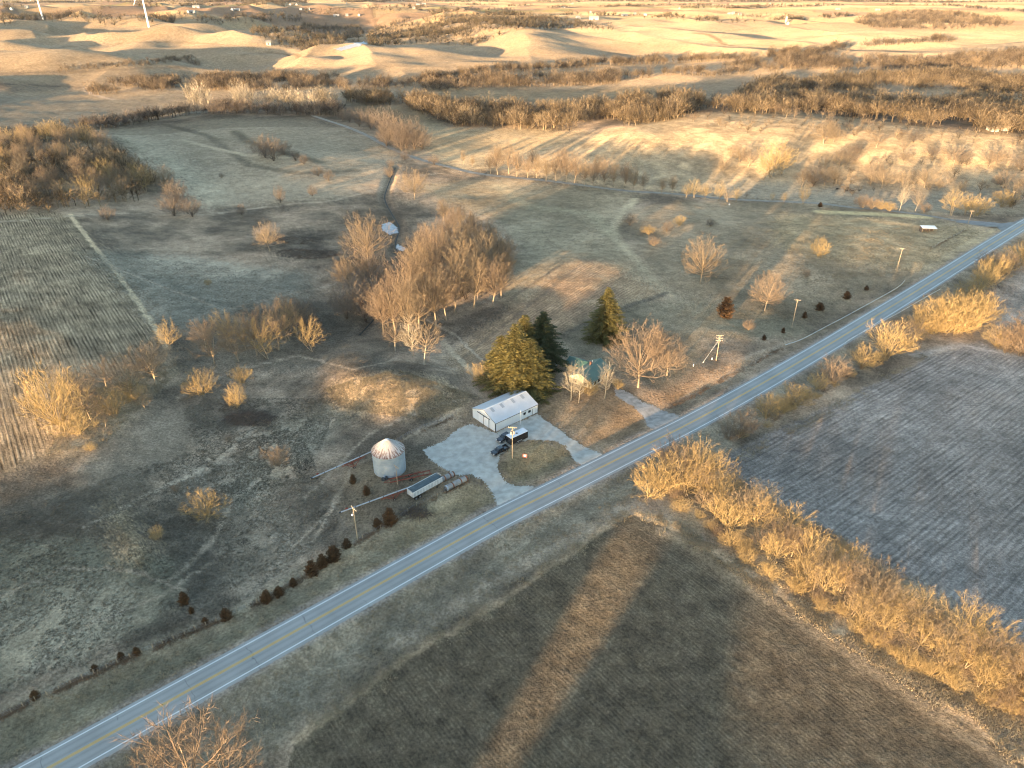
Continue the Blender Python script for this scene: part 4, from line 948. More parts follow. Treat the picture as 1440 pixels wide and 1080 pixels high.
plants([(1010, 282, 26), (990, 280, 22), (975, 278, 26), (965, 278, 20), (1022, 284, 18), (1035, 284, 20), (1050, 280, 12), (1128, 287, 26), (1102, 284, 14), (1085, 282, 12)], 'bush in the thicket on the far side of the side road', 'bushes beyond the side road', 'hedge')
plants([(1212, 292, 15, 'shrub', 1.6), (1225, 294, 15, 'shrub', 1.4), (1238, 295, 12, 'shrub', 1.4), (1300, 299, 12, 'shrub', 1.3), (1250, 297, 12, 'shrub', 1.3)], 'golden roadside shrub on the far verge of the side road', 'shrubs on the side road verge')
plants([(1265, 296, 36, 'sparse', .8, 'taller white-stemmed tree on the side road verge'), (1287, 297, 28, 'sparse', .8, 'lower white-stemmed tree on the side road verge'), (1335, 303, 38, 'hedge', 1.2, 'largest golden bush at the road junction'), (1356, 302, 30, 'hedge', 1.1, 'orange bush right of the largest junction bush'), (1372, 305, 26, 'shrub', 1.2, 'golden bush nearest the junction'), (1408, 292, 22, 'shrub', 1.2, 'golden bush behind the junction pole'), (1420, 292, 12, 'shrub', 1.3, 'yellow shrub at the foot of the farthest pole')], '', '')
# ---- wood on the left hill
def scatter_px(poly_txt, n, seed, mind=4.0):
    poly = pxpoly(poly_txt, 30); rng = np.random.default_rng(seed)
    xs = [p[0] for p in poly]; ys = [p[1] for p in poly]; out = []
    tries = 0
    while len(out) < n and tries < 60:
        tries += 1
        x = rng.uniform(min(xs), max(xs), 400); y = rng.uniform(min(ys), max(ys), 400)
        for a, b in zip(x[in_poly(x, y, poly)], y[in_poly(x, y, poly)]):
            if all((a - p[0]) ** 2 + (b - p[1]) ** 2 > mind * mind for p in out): out.append((a, b))
            if len(out) >= n: break
    P = np.array(out); return np.column_stack([P, height(P[:, 0].copy(), P[:, 1].copy())])
for g in scatter_px('-20,290 0,300 60,300 130,290 190,282 225,270 205,250 165,225 120,200 60,195 -20,215', 84, 5, 6.0):
    plant('tall' if random.random() < .75 else 'hedge', g, random.uniform(12, 18), 'bare tree in the dense wood on the hill at the left edge', 'bare trees of the left hill wood', 1.15)
print('plants', COUNT)

# ---- dry grass: tussocks in the pasture, weeds along fences and field edges (nobody could count them)
def tufts(name, label, P, hm, w, m, seed, blades=6, lean=1.4):
    rng = np.random.default_rng(seed); n = len(P); k = blades
    h = rng.uniform(hm[0], hm[1], (n, 1)) * rng.uniform(.6, 1.1, (n, k)); a = rng.uniform(0, 6.283, (n, k)); ln = rng.uniform(.35, lean, (n, k)) * h
    bx = P[:, 0:1] + rng.normal(0, .42, (n, k)) * hm[1]; by = P[:, 1:2] + rng.normal(0, .42, (n, k)) * hm[1]; bz = np.repeat(P[:, 2:3], k, 1) - .04
    b = rng.uniform(0, 6.283, (n, k)); c, s = np.cos(b) * w / 2, np.sin(b) * w / 2
    V = np.stack([np.stack([bx - c, by - s, bz], -1), np.stack([bx + c, by + s, bz], -1), np.stack([bx + ln * np.cos(a), by + ln * np.sin(a), bz + h], -1)], 2).reshape(-1, 3)
    o = obj(name, np_mesh(name, V, np.arange(len(V)).reshape(-1, 3), m))
    return tag(o, label, 'dry grass', None, 'stuff')
def scat(polys, n, seed, gate=.45, sc=7.0):
    rng = np.random.default_rng(seed); out = []
    for pt, k in zip(polys, n):
        poly = pxpoly(pt, 30); xs = [p[0] for p in poly]; ys = [p[1] for p in poly]
        x = rng.uniform(min(xs), max(xs), k * 3); y = rng.uniform(min(ys), max(ys), k * 3)
        q = in_poly(x, y, poly) & (fbm(x / sc, y / sc, seed, 3) > gate); out.append(np.column_stack([x[q], y[q]])[:k])
    P = np.concatenate(out); d, _ = seg_dist(P[:, 0], P[:, 1], ROAD); P = P[d > 5.2]
    return np.column_stack([P, height(P[:, 0].copy(), P[:, 1].copy())])
def along(lines, n, width, seed):
    rng = np.random.default_rng(seed); out = []
    for ln, k in zip(lines, n):
        L_ = np.array(pxline(ln, 12)); i = rng.integers(0, len(L_) - 1, k); t = rng.uniform(0, 1, (k, 1)); out.append(L_[i] * (1 - t) + L_[i + 1] * t + rng.normal(0, width, (k, 2)))
    P = np.concatenate(out); P = P[fbm(P[:, 0] / 5, P[:, 1] / 5, seed, 2) > .38]
    return np.column_stack([P, height(P[:, 0].copy(), P[:, 1].copy())])
STRAW = mat('dry_straw', (.30, .24, .155), 1, var=.4, scale=.15); WEED = mat('rusty_weeds', (.20, .13, .08), 1, var=.45, scale=.12); DULL = mat('dull_tussock', (.155, .128, .09), 1, var=.5, scale=.1)
tufts('pasture_tussocks', 'tussocks of ungrazed dull grass over the pastures', scat(['-100,760 250,640 420,600 480,740 320,860 -60,1000', '100,350 440,390 560,500 460,560 250,520', '455,545 560,520 680,560 600,590 480,575', '250,560 480,560 430,680 300,700', '600,255 860,300 930,410 700,420', '880,310 1300,320 1150,460 960,430'], [20000, 12000, 3500, 9000, 6000, 6000], 31, .38, 4.0), (.14, .36), .13, DULL, 31)
tufts('verge_weeds', 'rusty weeds along the roadside fence on the farm side', along(['660,675 586,713 510,758 440,803 376,843 320,868 200,918 100,962 0,1010', '1310,350 1358,323', '548,628 640,586', '940,575 1100,490'], [2200, 200, 200, 400], .5, 33), (.3, .65), .12, WEED, 33)
tufts('field_edge_grass', 'pale dry grass along the edges of the bean field and hedgerow', along(['420,1040 560,932 700,848 880,722', '890,718 945,738 1060,810 1200,903 1440,1064', '930,725 1000,775 1100,840 1200,900 1320,965 1440,1030', '1000,655 1090,715 1200,775', '1030,650 1180,570 1300,500'], [1100, 1800, 3000, 1200, 1200], 1.4, 35), (.3, .7), .12, STRAW, 35)
tufts('rough_grass', 'rough pale grass on the sunlit bank, verges and wedge', scat(['455,545 560,520 680,560 600,590 480,575', '150,700 175,720 205,775 200,800 175,775', '100,1090 480,875 720,735 935,618 950,690 700,835 330,1100', '-60,1030 120,950 320,870 560,740 690,700 500,820 20,1080', '1100,340 1310,315 1385,325 1290,380 1130,400', '60,640 130,545 210,505 255,520 140,630'], [5000, 700, 9000, 7000, 6000, 3000], 37, .42, 4.0), (.2, .55), .12, STRAW, 37)
# ------------------------------------------------------------------ far woods: too many and too small to count, one object per wood
def lod(n_limb, n_twig, w, seed, vase=.3):
    rng = np.random.default_rng(seed); V, F = [], []
    def sl(p, q, w_):
        d = q - p; sd = np.cross(d, rng.normal(0, 1, 3)); sd /= np.linalg.norm(sd) + 1e-9
        b = len(V); V.extend([p - sd * w_ / 2, p + sd * w_ / 2, q]); F.append((b, b + 1, b + 2))
    sl(np.array([0, 0, -.05]), np.array([0, 0, .8]), .035); 
    for k in range(n_limb):
        ph = k * 2.4 + rng.uniform(-.4, .4); e = rng.uniform(-.6, .97); ring = math.sqrt(1 - e * e) * rng.uniform(.7, 1.08)
        end = np.array([.31 * ring * math.cos(ph), .31 * ring * math.sin(ph), .60 + .40 * e])
        s0 = np.array([0, 0, .1 + vase * end[2]]); sl(s0, end, w * 1.1)
        for j in range(n_twig):
            t = rng.uniform(.35, 1.0); p = s0 * (1 - t) + end * t
            d = end - s0; d = d / np.linalg.norm(d) + rng.normal(0, .6, 3) + np.array([0, 0, .3]); d /= np.linalg.norm(d)
            sl(p, p + d * rng.uniform(.08, .2), w)
    return np.array(V), np.array(F)
LOD_A = [lod(17, 9, .013, 200 + i) for i in range(6)]
LOD_B = [lod(12, 4, .03, 220 + i) for i in range(6)]
def merge(name, P, H, tmpl, m, label, cat, wide=1.0, kind='stuff', seed=1):
    rng = np.random.default_rng(seed); Vs, Fs, Ts, b = [], [], [], 0
    for p, h in zip(P, H):
        v, f = tmpl[rng.integers(0, len(tmpl))]; a = rng.uniform(0, 6.283); c, s = math.cos(a), math.sin(a); w = h * wide * rng.uniform(.85, 1.25)
        Vs.append(np.column_stack([(v[:, 0] * c - v[:, 1] * s) * w + p[0], (v[:, 0] * s + v[:, 1] * c) * w + p[1], v[:, 2] * h + p[2]]))
        Fs.append(f + b); b += len(v); Ts.append(np.full(len(v), rng.uniform(.5, 1.5) ** 1.3))
    me = np_mesh(name, np.concatenate(Vs), np.concatenate(Fs), m)
    me.attributes.new('tint', 'FLOAT', 'POINT').data.foreach_set('value', np.concatenate(Ts).astype(np.float32))
    return tag(obj(name, me), label, cat, None, kind)
def wood_mat(name, a, b):
    m, nt, N, L, B = node_mat(name)
    B.inputs['Roughness'].default_value = 1; B.inputs['Specular IOR Level'].default_value = .05
    g = N.new('ShaderNodeNewGeometry'); nz = N.new('ShaderNodeTexNoise'); nz.inputs['Scale'].default_value = .11; nz.inputs['Detail'].default_value = 5; nz.inputs['Roughness'].default_value = .7
    L.new(g.outputs['Position'], nz.inputs['Vector'])
    rp = N.new('ShaderNodeValToRGB'); rp.color_ramp.elements[0].position = .36; rp.color_ramp.elements[1].position = .64
    rp.color_ramp.elements[0].color = (*a, 1); rp.color_ramp.elements[1].color = (*b, 1)
    L.new(nz.outputs['Fac'], rp.inputs['Fac']); at = N.new('ShaderNodeAttribute'); at.attribute_name = 'tint'; vm = N.new('ShaderNodeVectorMath'); vm.operation = 'SCALE'
    L.new(rp.outputs['Color'], vm.inputs[0]); L.new(at.outputs['Fac'], vm.inputs['Scale']); L.new(vm.outputs[0], B.inputs['Base Color'])
    return m
W_TAN = wood_mat('wood_tan', (.088, .067, .05), (.17, .13, .088)); W_GREY = wood_mat('wood_grey', (.075, .062, .053), (.13, .104, .083)); W_PALE = wood_mat('wood_pale', (.21, .18, .14), (.29, .25, .19))
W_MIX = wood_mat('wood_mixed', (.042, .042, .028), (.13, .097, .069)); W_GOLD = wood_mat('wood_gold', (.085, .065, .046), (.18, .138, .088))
def wood(name, label, polys, spacing, hm, m, tm, seed, wide=1.0, lines=()):
    rng = np.random.default_rng(seed); pts = []
    for pt in polys:
        poly = pxpoly(pt, 20); xs = [p[0] for p in poly]; ys = [p[1] for p in poly]
        gx, gy = np.meshgrid(np.arange(min(xs), max(xs), spacing), np.arange(min(ys), max(ys), spacing))
        x = gx.ravel() + rng.uniform(-.48, .48, gx.size) * spacing; y = gy.ravel() + rng.uniform(-.48, .48, gx.size) * spacing
        k = in_poly(x, y, poly) & (fbm(x / 40, y / 40, seed, 3) > .40); pts.append(np.column_stack([x[k], y[k]]))
    for ln, wd in lines:
        L_ = np.array(pxline(ln, 6))
        for a, b in zip(L_[:-1], L_[1:]):
            l = np.linalg.norm(b - a); n = max(1, int(l * max(wd, spacing) / spacing ** 2))
            t = rng.uniform(0, 1, n); o = rng.uniform(-.5, .5, n) * wd; d = (b - a) / (l + 1e-6)
            q = a + (b - a) * t[:, None] + np.array([-d[1], d[0]]) * o[:, None]
            pts.append(q[fbm(q[:, 0] / 30, q[:, 1] / 30, seed + 3, 2) > .36])
    P = np.concatenate(pts); z = height(P[:, 0].copy(), P[:, 1].copy())
    H = (hm[0] * .7 + (hm[1] * 1.12 - hm[0] * .7) * rng.beta(1.6, 1.6, len(P))) * (.6 + .8 * fbm(P[:, 0] / 22, P[:, 1] / 22, seed + 5, 3))
    return merge(name, np.column_stack([P, z]), H, tm, m, label, 'wood', wide, seed=seed)
wood('hill_wood', 'undergrowth and close-set trees filling the wood on the left hill', ['-20,292 0,302 60,303 130,292 190,284 228,270 208,248 165,222 120,198 60,193 -20,212'], 5.2, (8, 15), W_GOLD, LOD_A, 11, 1.35)
wood('grove_thicket', 'grey-brown thicket of saplings filling the creek grove', ['560,450 640,435 705,410 720,370 690,330 650,325 620,360 590,375 565,420'], 4.2, (5, 11), W_GREY, LOD_A, 12, 1.0)
wood('wood_belt', 'long dark belt of trees along the foot of the left plain', [], 4.2, (9, 14), W_GREY, LOD_A, 13, 1.35, [('108,180 150,180 220,167 300,159 380,160 480,162', 22)])
wood('wood_belt', 'wood belt with sunlit tops on the far side of the left plain', ['124,134 200,131 263,128 400,128 480,123 480,111 300,114 200,117 125,122'], 4.8, (10, 15), W_TAN, LOD_A, 14, 1.35)
wood('cottonwood_belt', 'belt of pale whitish trees in the middle of the left plain', ['330,150 400,154 470,160 475,150 400,143 330,141', '265,150 300,148 300,142 265,143'], 7, (17, 23), W_PALE, LOD_A, 15, 1.0)
wood('meadow_wood', 'broad sunlit wood along the far edge of the creek meadow', ['485,152 560,148 640,179 720,182 832,186 960,168 990,152 930,143 870,150 800,160 700,158 640,150 560,137 490,137'], 4.4, (11, 17), W_GOLD, LOD_A, 16, 1.3)
wood('wood_belt', 'narrow tree belt in front of the bright far fields', [], 4.6, (10, 15), W_TAN, LOD_A, 17, 1.35, [('480,126 560,121 620,113 690,101 750,99 830,93 900,90 960,88 1060,82 1120,77 1190,77', 26)])
wood('wood_belt', 'reddish wood behind the meadow wood in the middle', ['590,130 700,124 800,122 872,119 880,110 780,110 690,112 600,120'], 5.4, (9, 15), W_TAN, LOD_A, 18, 1.35, [('870,112 960,104 1010,109 1060,102 1120,98', 20)])
wood('creek_wood', 'large sunlit wood filling the valley on the right', ['985,152 1040,162 1120,158 1230,168 1300,180 1345,174 1380,188 1460,190 1460,150 1380,140 1300,148 1240,140 1150,138 1060,142', '1030,138 1100,132 1180,128 1240,130 1320,126 1460,140 1460,112 1330,106 1250,112 1180,112 1080,118'], 5.2, (9, 16), W_GOLD, LOD_A, 19, 1.4)
wood('wood_belt', 'mixed belt of trees between the right valley wood and the bright fields', ['1000,95 1120,84 1200,86 1300,84 1460,74 1460,96 1330,98 1200,98 1100,98'], 6.0, (9, 15), W_TAN, LOD_A, 20, 1.4, [('1120,84 1180,68 1240,64 1300,60 1340,58', 22)])
wood('field_brush', 'strip of brown brush at the foot of the left hills', [], 5, (4, 8), W_TAN, LOD_A, 21, 1.4, [('82,99 140,96 200,91 235,86 262,82 282,94', 18)])
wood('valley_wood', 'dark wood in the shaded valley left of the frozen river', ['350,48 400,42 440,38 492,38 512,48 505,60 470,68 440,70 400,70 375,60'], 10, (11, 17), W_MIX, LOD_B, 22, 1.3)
wood('ridge_wood', 'wide brown wood crowning the ridge in the far middle', ['520,66 516,48 560,33 640,22 720,19 830,36 868,46 820,42 742,42 705,52 690,60 650,66 600,62 560,64'], 11, (12, 18), W_MIX, LOD_B, 23, 1.3)
wood('ridge_wood', 'broad brown wood on the sunlit ridge at the upper right', ['1200,34 1222,24 1290,18 1350,20 1432,36 1400,40 1330,43 1250,41 1225,40'], 11, (11, 17), W_TAN, LOD_B, 24, 1.3)
wood('plain_wood', 'dark evergreen and brown tree belt behind the turbines', [], 12, (11, 17), W_MIX, LOD_B, 25, 1.3, [('-40,31 60,27 120,26 135,26', 70), ('138,31 200,29 260,27', 60), ('272,30 330,27 425,26', 70), ('425,18 480,20', 40)])
wood('plain_wood', 'thin far tree lines scattered over the plain towards the horizon', [], 17, (10, 16), W_MIX, LOD_B, 26, 1.5,
     [('520,14 560,12 600,10', 60), ('600,20 660,16 720,14', 40), ('630,8 700,7', 50), ('840,10 900,9 960,8 1060,10 1100,8', 60), ('770,12 800,10', 50), ('900,26 960,28 1010,32 1060,30', 30), ('1035,24 1100,28 1150,26 1200,22', 35), ('1000,28 1030,36', 30),
      ('960,12 1040,12 1120,10 1180,8', 60), ('1245,8 1330,8 1400,14 1460,18', 50), ('720,10 745,8', 60), ('140,16 160,15', 30), ('100,15 108,15', 30), ('240,8 300,7', 40), ('300,8 350,7 400,8', 40), ('480,18 520,17', 30), ('1080,22 1110,24', 40), ('200,8 225,8', 60), ('0,5 90,4 140,3', 160), ('150,3 300,2 430,3', 160), ('480,3 560,2 700,3', 140), ('760,3 900,2 1010,3', 160), ('1010,3 1160,2 1290,3', 200), ('1300,4 1440,3', 120), ('0,12 30,11', 40), ('780,22 900,23 960,24', 35)])

wood('hillside_brush', 'thin brush and small trees scattered beyond the hillside towards the valley wood', ['960,165 1100,150 1250,170 1440,195 1460,215 1300,205 1150,190 1000,185', '1180,215 1440,215 1460,300 1390,290 1330,270 1200,280 1120,262'], 13, (3, 8), W_TAN, LOD_A, 41, 1.5)
# ------------------------------------------------------------------ the farm
def frame(px, order=0):
    return ground(px)
STEEL = mat('galvanised_steel', (.36, .39, .43), .5, .35, .2, .8); WHITE = mat('white_paint', (.60, .61, .62), .55, var=.1, scale=.8); DARK = mat('dark_trim', (.05, .055, .06), .6); BLACK = mat('black_paint', (.012, .013, .018), .25, var=.3, spec=.5, coat=.5)
GLASS = mat('dark_glass', (.02, .025, .03), .08, var=.3, spec=.6); RUBBER = mat('tyre_rubber', (.02, .02, .02), .9); CHROME = mat('wheel_metal', (.5, .5, .5), .3, .8); RED = mat('faded_red_paint', (.21, .055, .035), .8, var=.5, scale=2); RUST = mat('rust', (.20, .085, .045), .9, var=.5, scale=2)
WOOD = mat('weathered_pole_wood', (.36, .28, .19), .9, var=.3, scale=2); CERAM = mat('grey_insulator', (.45, .44, .42), .4); LAMPW = mat('lamp_lens', (.8, .8, .78), .3); HEAD = mat('headlight_glass', (.7, .72, .75), .15); REDL = mat('red_lens', (.35, .02, .015), .3)
def ribbed(name, col, rough, scale, axis, var=.12, strength=.35, metal=0.0):
    """sheet metal with vertical ribs (bump) and light weathering"""
    m, nt, N, L, B = node_mat(name)
    B.inputs['Roughness'].default_value = rough; B.inputs['Metallic'].default_value = metal
    tc = N.new('ShaderNodeTexCoord'); wv = N.new('ShaderNodeTexWave'); wv.bands_direction = axis; wv.inputs['Scale'].default_value = scale; wv.inputs['Distortion'].default_value = 0
    L.new(tc.outputs['Object'], wv.inputs['Vector'])
    nz = N.new('ShaderNodeTexNoise'); nz.inputs['Scale'].default_value = .5; nz.inputs['Detail'].default_value = 5
    mp = N.new('ShaderNodeMapping'); mp.inputs['Scale'].default_value = (1, 1, .35); L.new(tc.outputs['Object'], mp.inputs[0]); L.new(mp.outputs[0], nz.inputs['Vector'])
    rp = N.new('ShaderNodeValToRGB'); rp.color_ramp.elements[0].position = .3; rp.color_ramp.elements[1].position = .7
    rp.color_ramp.elements[0].color = (*[c * (1 - var) for c in col], 1); rp.color_ramp.elements[1].color = (*col, 1)
    L.new(nz.outputs['Fac'], rp.inputs['Fac']); L.new(rp.outputs['Color'], B.inputs['Base Color'])
    bp = N.new('ShaderNodeBump'); bp.inputs['Strength'].default_value = strength; bp.inputs['Distance'].default_value = .03
    L.new(wv.outputs['Fac'], bp.inputs['Height']); L.new(bp.outputs['Normal'], B.inputs['Normal'])
    return m
def base_z(pts): return min(h1(x, y) for x, y in pts)
def make_shed():
    A, Bc, Cc = (-12.4, 188.7), (-5.0, 180.6), (7.9, 191.8)
    g = ground([(664.4, 587.5), (696.9, 607.5), (755, 580)])
    A, Bc, Cc = g[0, :2], g[1, :2], g[2, :2]
    ux = (Cc - Bc); Lx = np.linalg.norm(ux); ux /= Lx; rz = math.atan2(ux[1], ux[0]); Wy = float(np.linalg.norm(A - Bc))
    c = Bc + ux * Lx / 2 + np.array([-ux[1], ux[0]]) * Wy / 2
    z0 = min(h1(*A), h1(*Bc), h1(*Cc), h1(*c)) + .02
    H = top_height(g[1], 594.4); Rg = H + 2.05
    t = thing('metal_shed', 'white metal machine shed with four roof skylights beside the gravel yard', 'shed', (c[0], c[1], z0), rz)
    x, y = Lx / 2, Wy / 2
    wallm = ribbed('white_ribbed_siding', (.56, .59, .62), .5, 3.5, 'DIAGONAL', .10, .3); roofm = ribbed('white_ribbed_roof', (.50, .51, .53), .45, 3.2, 'X', .12, .35)
    m = MB()
    m.v = [(-x, -y, -.4), (x, -y, -.4), (x, y, -.4), (-x, y, -.4), (-x, -y, H), (x, -y, H), (x, y, H), (-x, y, H), (-x, 0, Rg), (x, 0, Rg)]
    m.f = [(0, 1, 5, 4), (2, 3, 7, 6), (1, 2, 6, 9, 5), (3, 0, 4, 8, 7), (0, 3, 2, 1)]
    m.build('wall', wallm, t)
    sl = (Rg - H) / y
    o = .35
    r = MB()
    for s in (-1, 1):
        r.quad((-x - .2, s * (y + o), H - o * sl + .03), (x + .2, s * (y + o), H - o * sl + .03), (x + .2, 0, Rg + .03), (-x - .2, 0, Rg + .03), .06 if s < 0 else -.06)
    rf = r.build('roof', roofm, t)
    MB().box((0, 0, Rg + .05), (Lx + .4, .4, .08)).build('ridge_cap', WHITE, rf)
    SKY_ = mat('grey_skylight_panel', (.30, .32, .34), .3, var=.1)
    for f in (.135, .36, .62, .85):
        xx = -x + f * Lx; y0, y1 = -.45, -2.1
        MB().quad((xx - .5, y1, Rg + y1 * sl + .125), (xx + .5, y1, Rg + y1 * sl + .125), (xx + .5, y0, Rg + y0 * sl + .125), (xx - .5, y0, Rg + y0 * sl + .125), .02).build('skylight', SKY_, rf)
    # sliding doors on the gable
    doorm = ribbed('door_sheet', (.64, .65, .67), .5, 3.5, 'Y', .08, .3)
    for k, yc in enumerate((y - .26 * Wy - 1.25, y - .26 * Wy - 3.85)):
        d = MB().box((-x - .07, yc, .05), (.1, 2.5, 3.1)).build('sliding_door', doorm, t)
        MB().box((-x - .14, yc - 1.25, .05), (.06, .14, 3.1)).build('door_edge', DARK, d)
    MB().box((-x - .12, y - .26 * Wy - 2.5, 3.2), (.2, 6.2, .16)).build('door_track', DARK, t)
    for sx in (-1, 1):
        for sy in (-1, 1): MB().box((sx * (x + .01), sy * (y + .01), -.3), (.22, .22, H + .25)).build('corner_trim', DARK if (sx, sy) == (-1, -1) else WHITE, t)
    MB().box((0, -y - o - .03, H - o * sl - .10), (Lx + .4, .06, .16)).build('eave_trim', DARK, t)
    for s in (-1, 1):
        g_ = MB()
        g_.tube([(s * (x + .22), -y - o, H - o * sl - .04), (s * (x + .22), 0, Rg), (s * (x + .22), y + o, H - o * sl - .04)], .07, 4); g_.build('gable_trim', DARK if s < 0 else WHITE, t)
    for f in (.69, .81):
        w = MB().box((-x + f * Lx, -y - .05, 1.5), (.95, .1, .8)).build('window', GLASS, t); MB().box((-x + f * Lx, -y - .05, 1.42), (1.15, .16, .07)).build('sill', WHITE, w)
    d = MB().box((-x + .915 * Lx, -y - .05, .05), (1.0, .1, 2.1)).build('door', WHITE, t)
    MB().box((-x + .915 * Lx - .55, -y - .07, .05), (.06, .14, 2.2)).build('door_edge', DARK, d)
make_shed()
def make_bin():
    gf = ground([(548.5, 672)])[0]; g = ground([(548.5, 659.5)])[0]; Hw = top_height(gf, 644.0); Ha = top_height(g, 617.5)
    R0 = 4.5
    t = thing('grain_bin', 'round galvanised grain bin with rusty striped cone roof', 'grain bin', (g[0], g[1], h1(g[0], g[1]) - .05), 0)
    m, nt, N, L, B = node_mat('corrugated_bin_steel')
    B.inputs['Metallic'].default_value = .25; B.inputs['Roughness'].default_value = .5
    tc = N.new('ShaderNodeTexCoord'); wv = N.new('ShaderNodeTexWave'); wv.bands_direction = 'Z'; wv.inputs['Scale'].default_value = 3.1; L.new(tc.outputs['Object'], wv.inputs[0])
    nz = N.new('ShaderNodeTexNoise'); nz.inputs['Scale'].default_value = .45; nz.inputs['Detail'].default_value = 6; L.new(tc.outputs['Object'], nz.inputs[0])
    rp = N.new('ShaderNodeValToRGB'); rp.color_ramp.elements[0].position = .35; rp.color_ramp.elements[1].position = .65; rp.color_ramp.elements[0].color = (.24, .30, .35, 1); rp.color_ramp.elements[1].color = (.35, .41, .46, 1)
    L.new(nz.outputs['Fac'], rp.inputs[0]); L.new(rp.outputs[0], B.inputs['Base Color'])
    bp = N.new('ShaderNodeBump'); bp.inputs['Strength'].default_value = .5; bp.inputs['Distance'].default_value = .03; L.new(wv.outputs['Fac'], bp.inputs['Height']); L.new(bp.outputs[0], B.inputs['Normal'])
    w = MB().lathe([(R0 - .02, 0), (R0, .02), (R0, Hw), (R0 - .1, Hw + .02)], n=48).build('wall', m, t, smooth=True)
    for k in range(1, 7): MB().lathe([(R0 + .005, Hw * k / 7 - .04), (R0 + .04, Hw * k / 7), (R0 + .005, Hw * k / 7 + .04)], n=48).build('wall_band', STEEL, w)
    # roof with alternately rusted panels
    m2, nt, N, L, B = node_mat('rust_streaked_roof')
    B.inputs['Roughness'].default_value = .65; B.inputs['Metallic'].default_value = .15
    tc = N.new('ShaderNodeTexCoord'); sp = N.new('ShaderNodeSeparateXYZ'); L.new(tc.outputs['Object'], sp.inputs[0])
    an = N.new('ShaderNodeMath'); an.operation = 'ARCTAN2'; L.new(sp.outputs[1], an.inputs[0]); L.new(sp.outputs[0], an.inputs[1])
    cv = N.new('ShaderNodeCombineXYZ'); ml = N.new('ShaderNodeMath'); ml.operation = 'MULTIPLY'; ml.inputs[1].default_value = 9; L.new(an.outputs[0], ml.inputs[0]); L.new(ml.outputs[0], cv.inputs[0]); L.new(sp.outputs[2], cv.inputs[1])
    nz = N.new('ShaderNodeTexNoise'); nz.inputs['Scale'].default_value = 1.0; nz.inputs['Detail'].default_value = 4; L.new(cv.outputs[0], nz.inputs[0])
    zf = N.new('ShaderNodeMapRange'); zf.inputs[1].default_value = Hw; zf.inputs[2].default_value = Ha; zf.inputs[3].default_value = .14; zf.inputs[4].default_value = -.16; L.new(sp.outputs[2], zf.inputs[0])
    ad = N.new('ShaderNodeMath'); L.new(nz.outputs['Fac'], ad.inputs[0]); L.new(zf.outputs[0], ad.inputs[1])
    rp = N.new('ShaderNodeValToRGB'); rp.color_ramp.elements[0].position = .52; rp.color_ramp.elements[1].position = .64; rp.color_ramp.elements[0].color = (.36, .345, .34, 1); rp.color_ramp.elements[1].color = (.15, .095, .08, 1)
    L.new(ad.outputs[0], rp.inputs[0]); L.new(rp.outputs[0], B.inputs['Base Color'])
    rf = MB().lathe([(R0 + .18, Hw - .05), (R0 + .2, Hw), (.55, Ha - .15), (.5, Ha - .1)], n=48).build('roof', m2, t)
    for k in range(28):
        a = 2 * math.pi * k / 28; c, s = math.cos(a), math.sin(a)
        MB().tube([((R0 + .18) * c, (R0 + .18) * s, Hw + .03), (.6 * c, .6 * s, Ha - .12)], .045, 4).build('roof_rib', mat_rib, rf)
    cap = MB().lathe([(.0, Ha + .18), (.35, Ha + .15), (.62, Ha - .02), (.6, Ha - .14), (.0, Ha - .14)][::-1], n=20).build('cap', STEEL, rf)
    MB().tube([(0, 0, Ha), (0, 0, Ha + .5)], .06, 6).build('cap_lid_handle', DARK, cap)
    a = R(-100); c, s = math.cos(a), math.sin(a)
    f = MB().tube([(R0 * c * .96, R0 * s * .96, .7), ((R0 + 1.0) * c, (R0 + 1.0) * s, .7)], .5, 14).build('fan', STEEL, t); MB().tube([((R0 + 1.0) * c, (R0 + 1.0) * s, .7), ((R0 + 1.5) * c, (R0 + 1.5) * s, .7)], [.62, .55], 14).build('fan_hood', DARK, f)
    MB().tube([((R0 + .9) * c + .8, (R0 + .9) * s + .1, .0), ((R0 + .9) * c + .8, (R0 + .9) * s + .1, 1.3)], .35, 10).build('heater', DARK, t)
    a = R(-18); c, s = math.cos(a), math.sin(a); l = MB()
    for o in (-.2, .2): l.tube([((R0 + .12) * c - s * o, (R0 + .12) * s + c * o, .3), ((R0 + .12) * c - s * o, (R0 + .12) * s + c * o, Hw)], .025, 4)
    for k in range(int(Hw / .35)): l.tube([((R0 + .12) * c + s * .2, (R0 + .12) * s - c * .2, .4 + k * .35), ((R0 + .12) * c - s * .2, (R0 + .12) * s + c * .2, .4 + k * .35)], .02, 4)
    l.build('ladder', STEEL, t)
    a = R(-60); dm = MB().box(((R0 + .02) * math.cos(a), (R0 + .02) * math.sin(a), .5), (.12, .9, 1.5), a).build('door', STEEL, t)
mat_rib = mat('pale_roof_rib', (.38, .36, .35), .6)
make_bin()
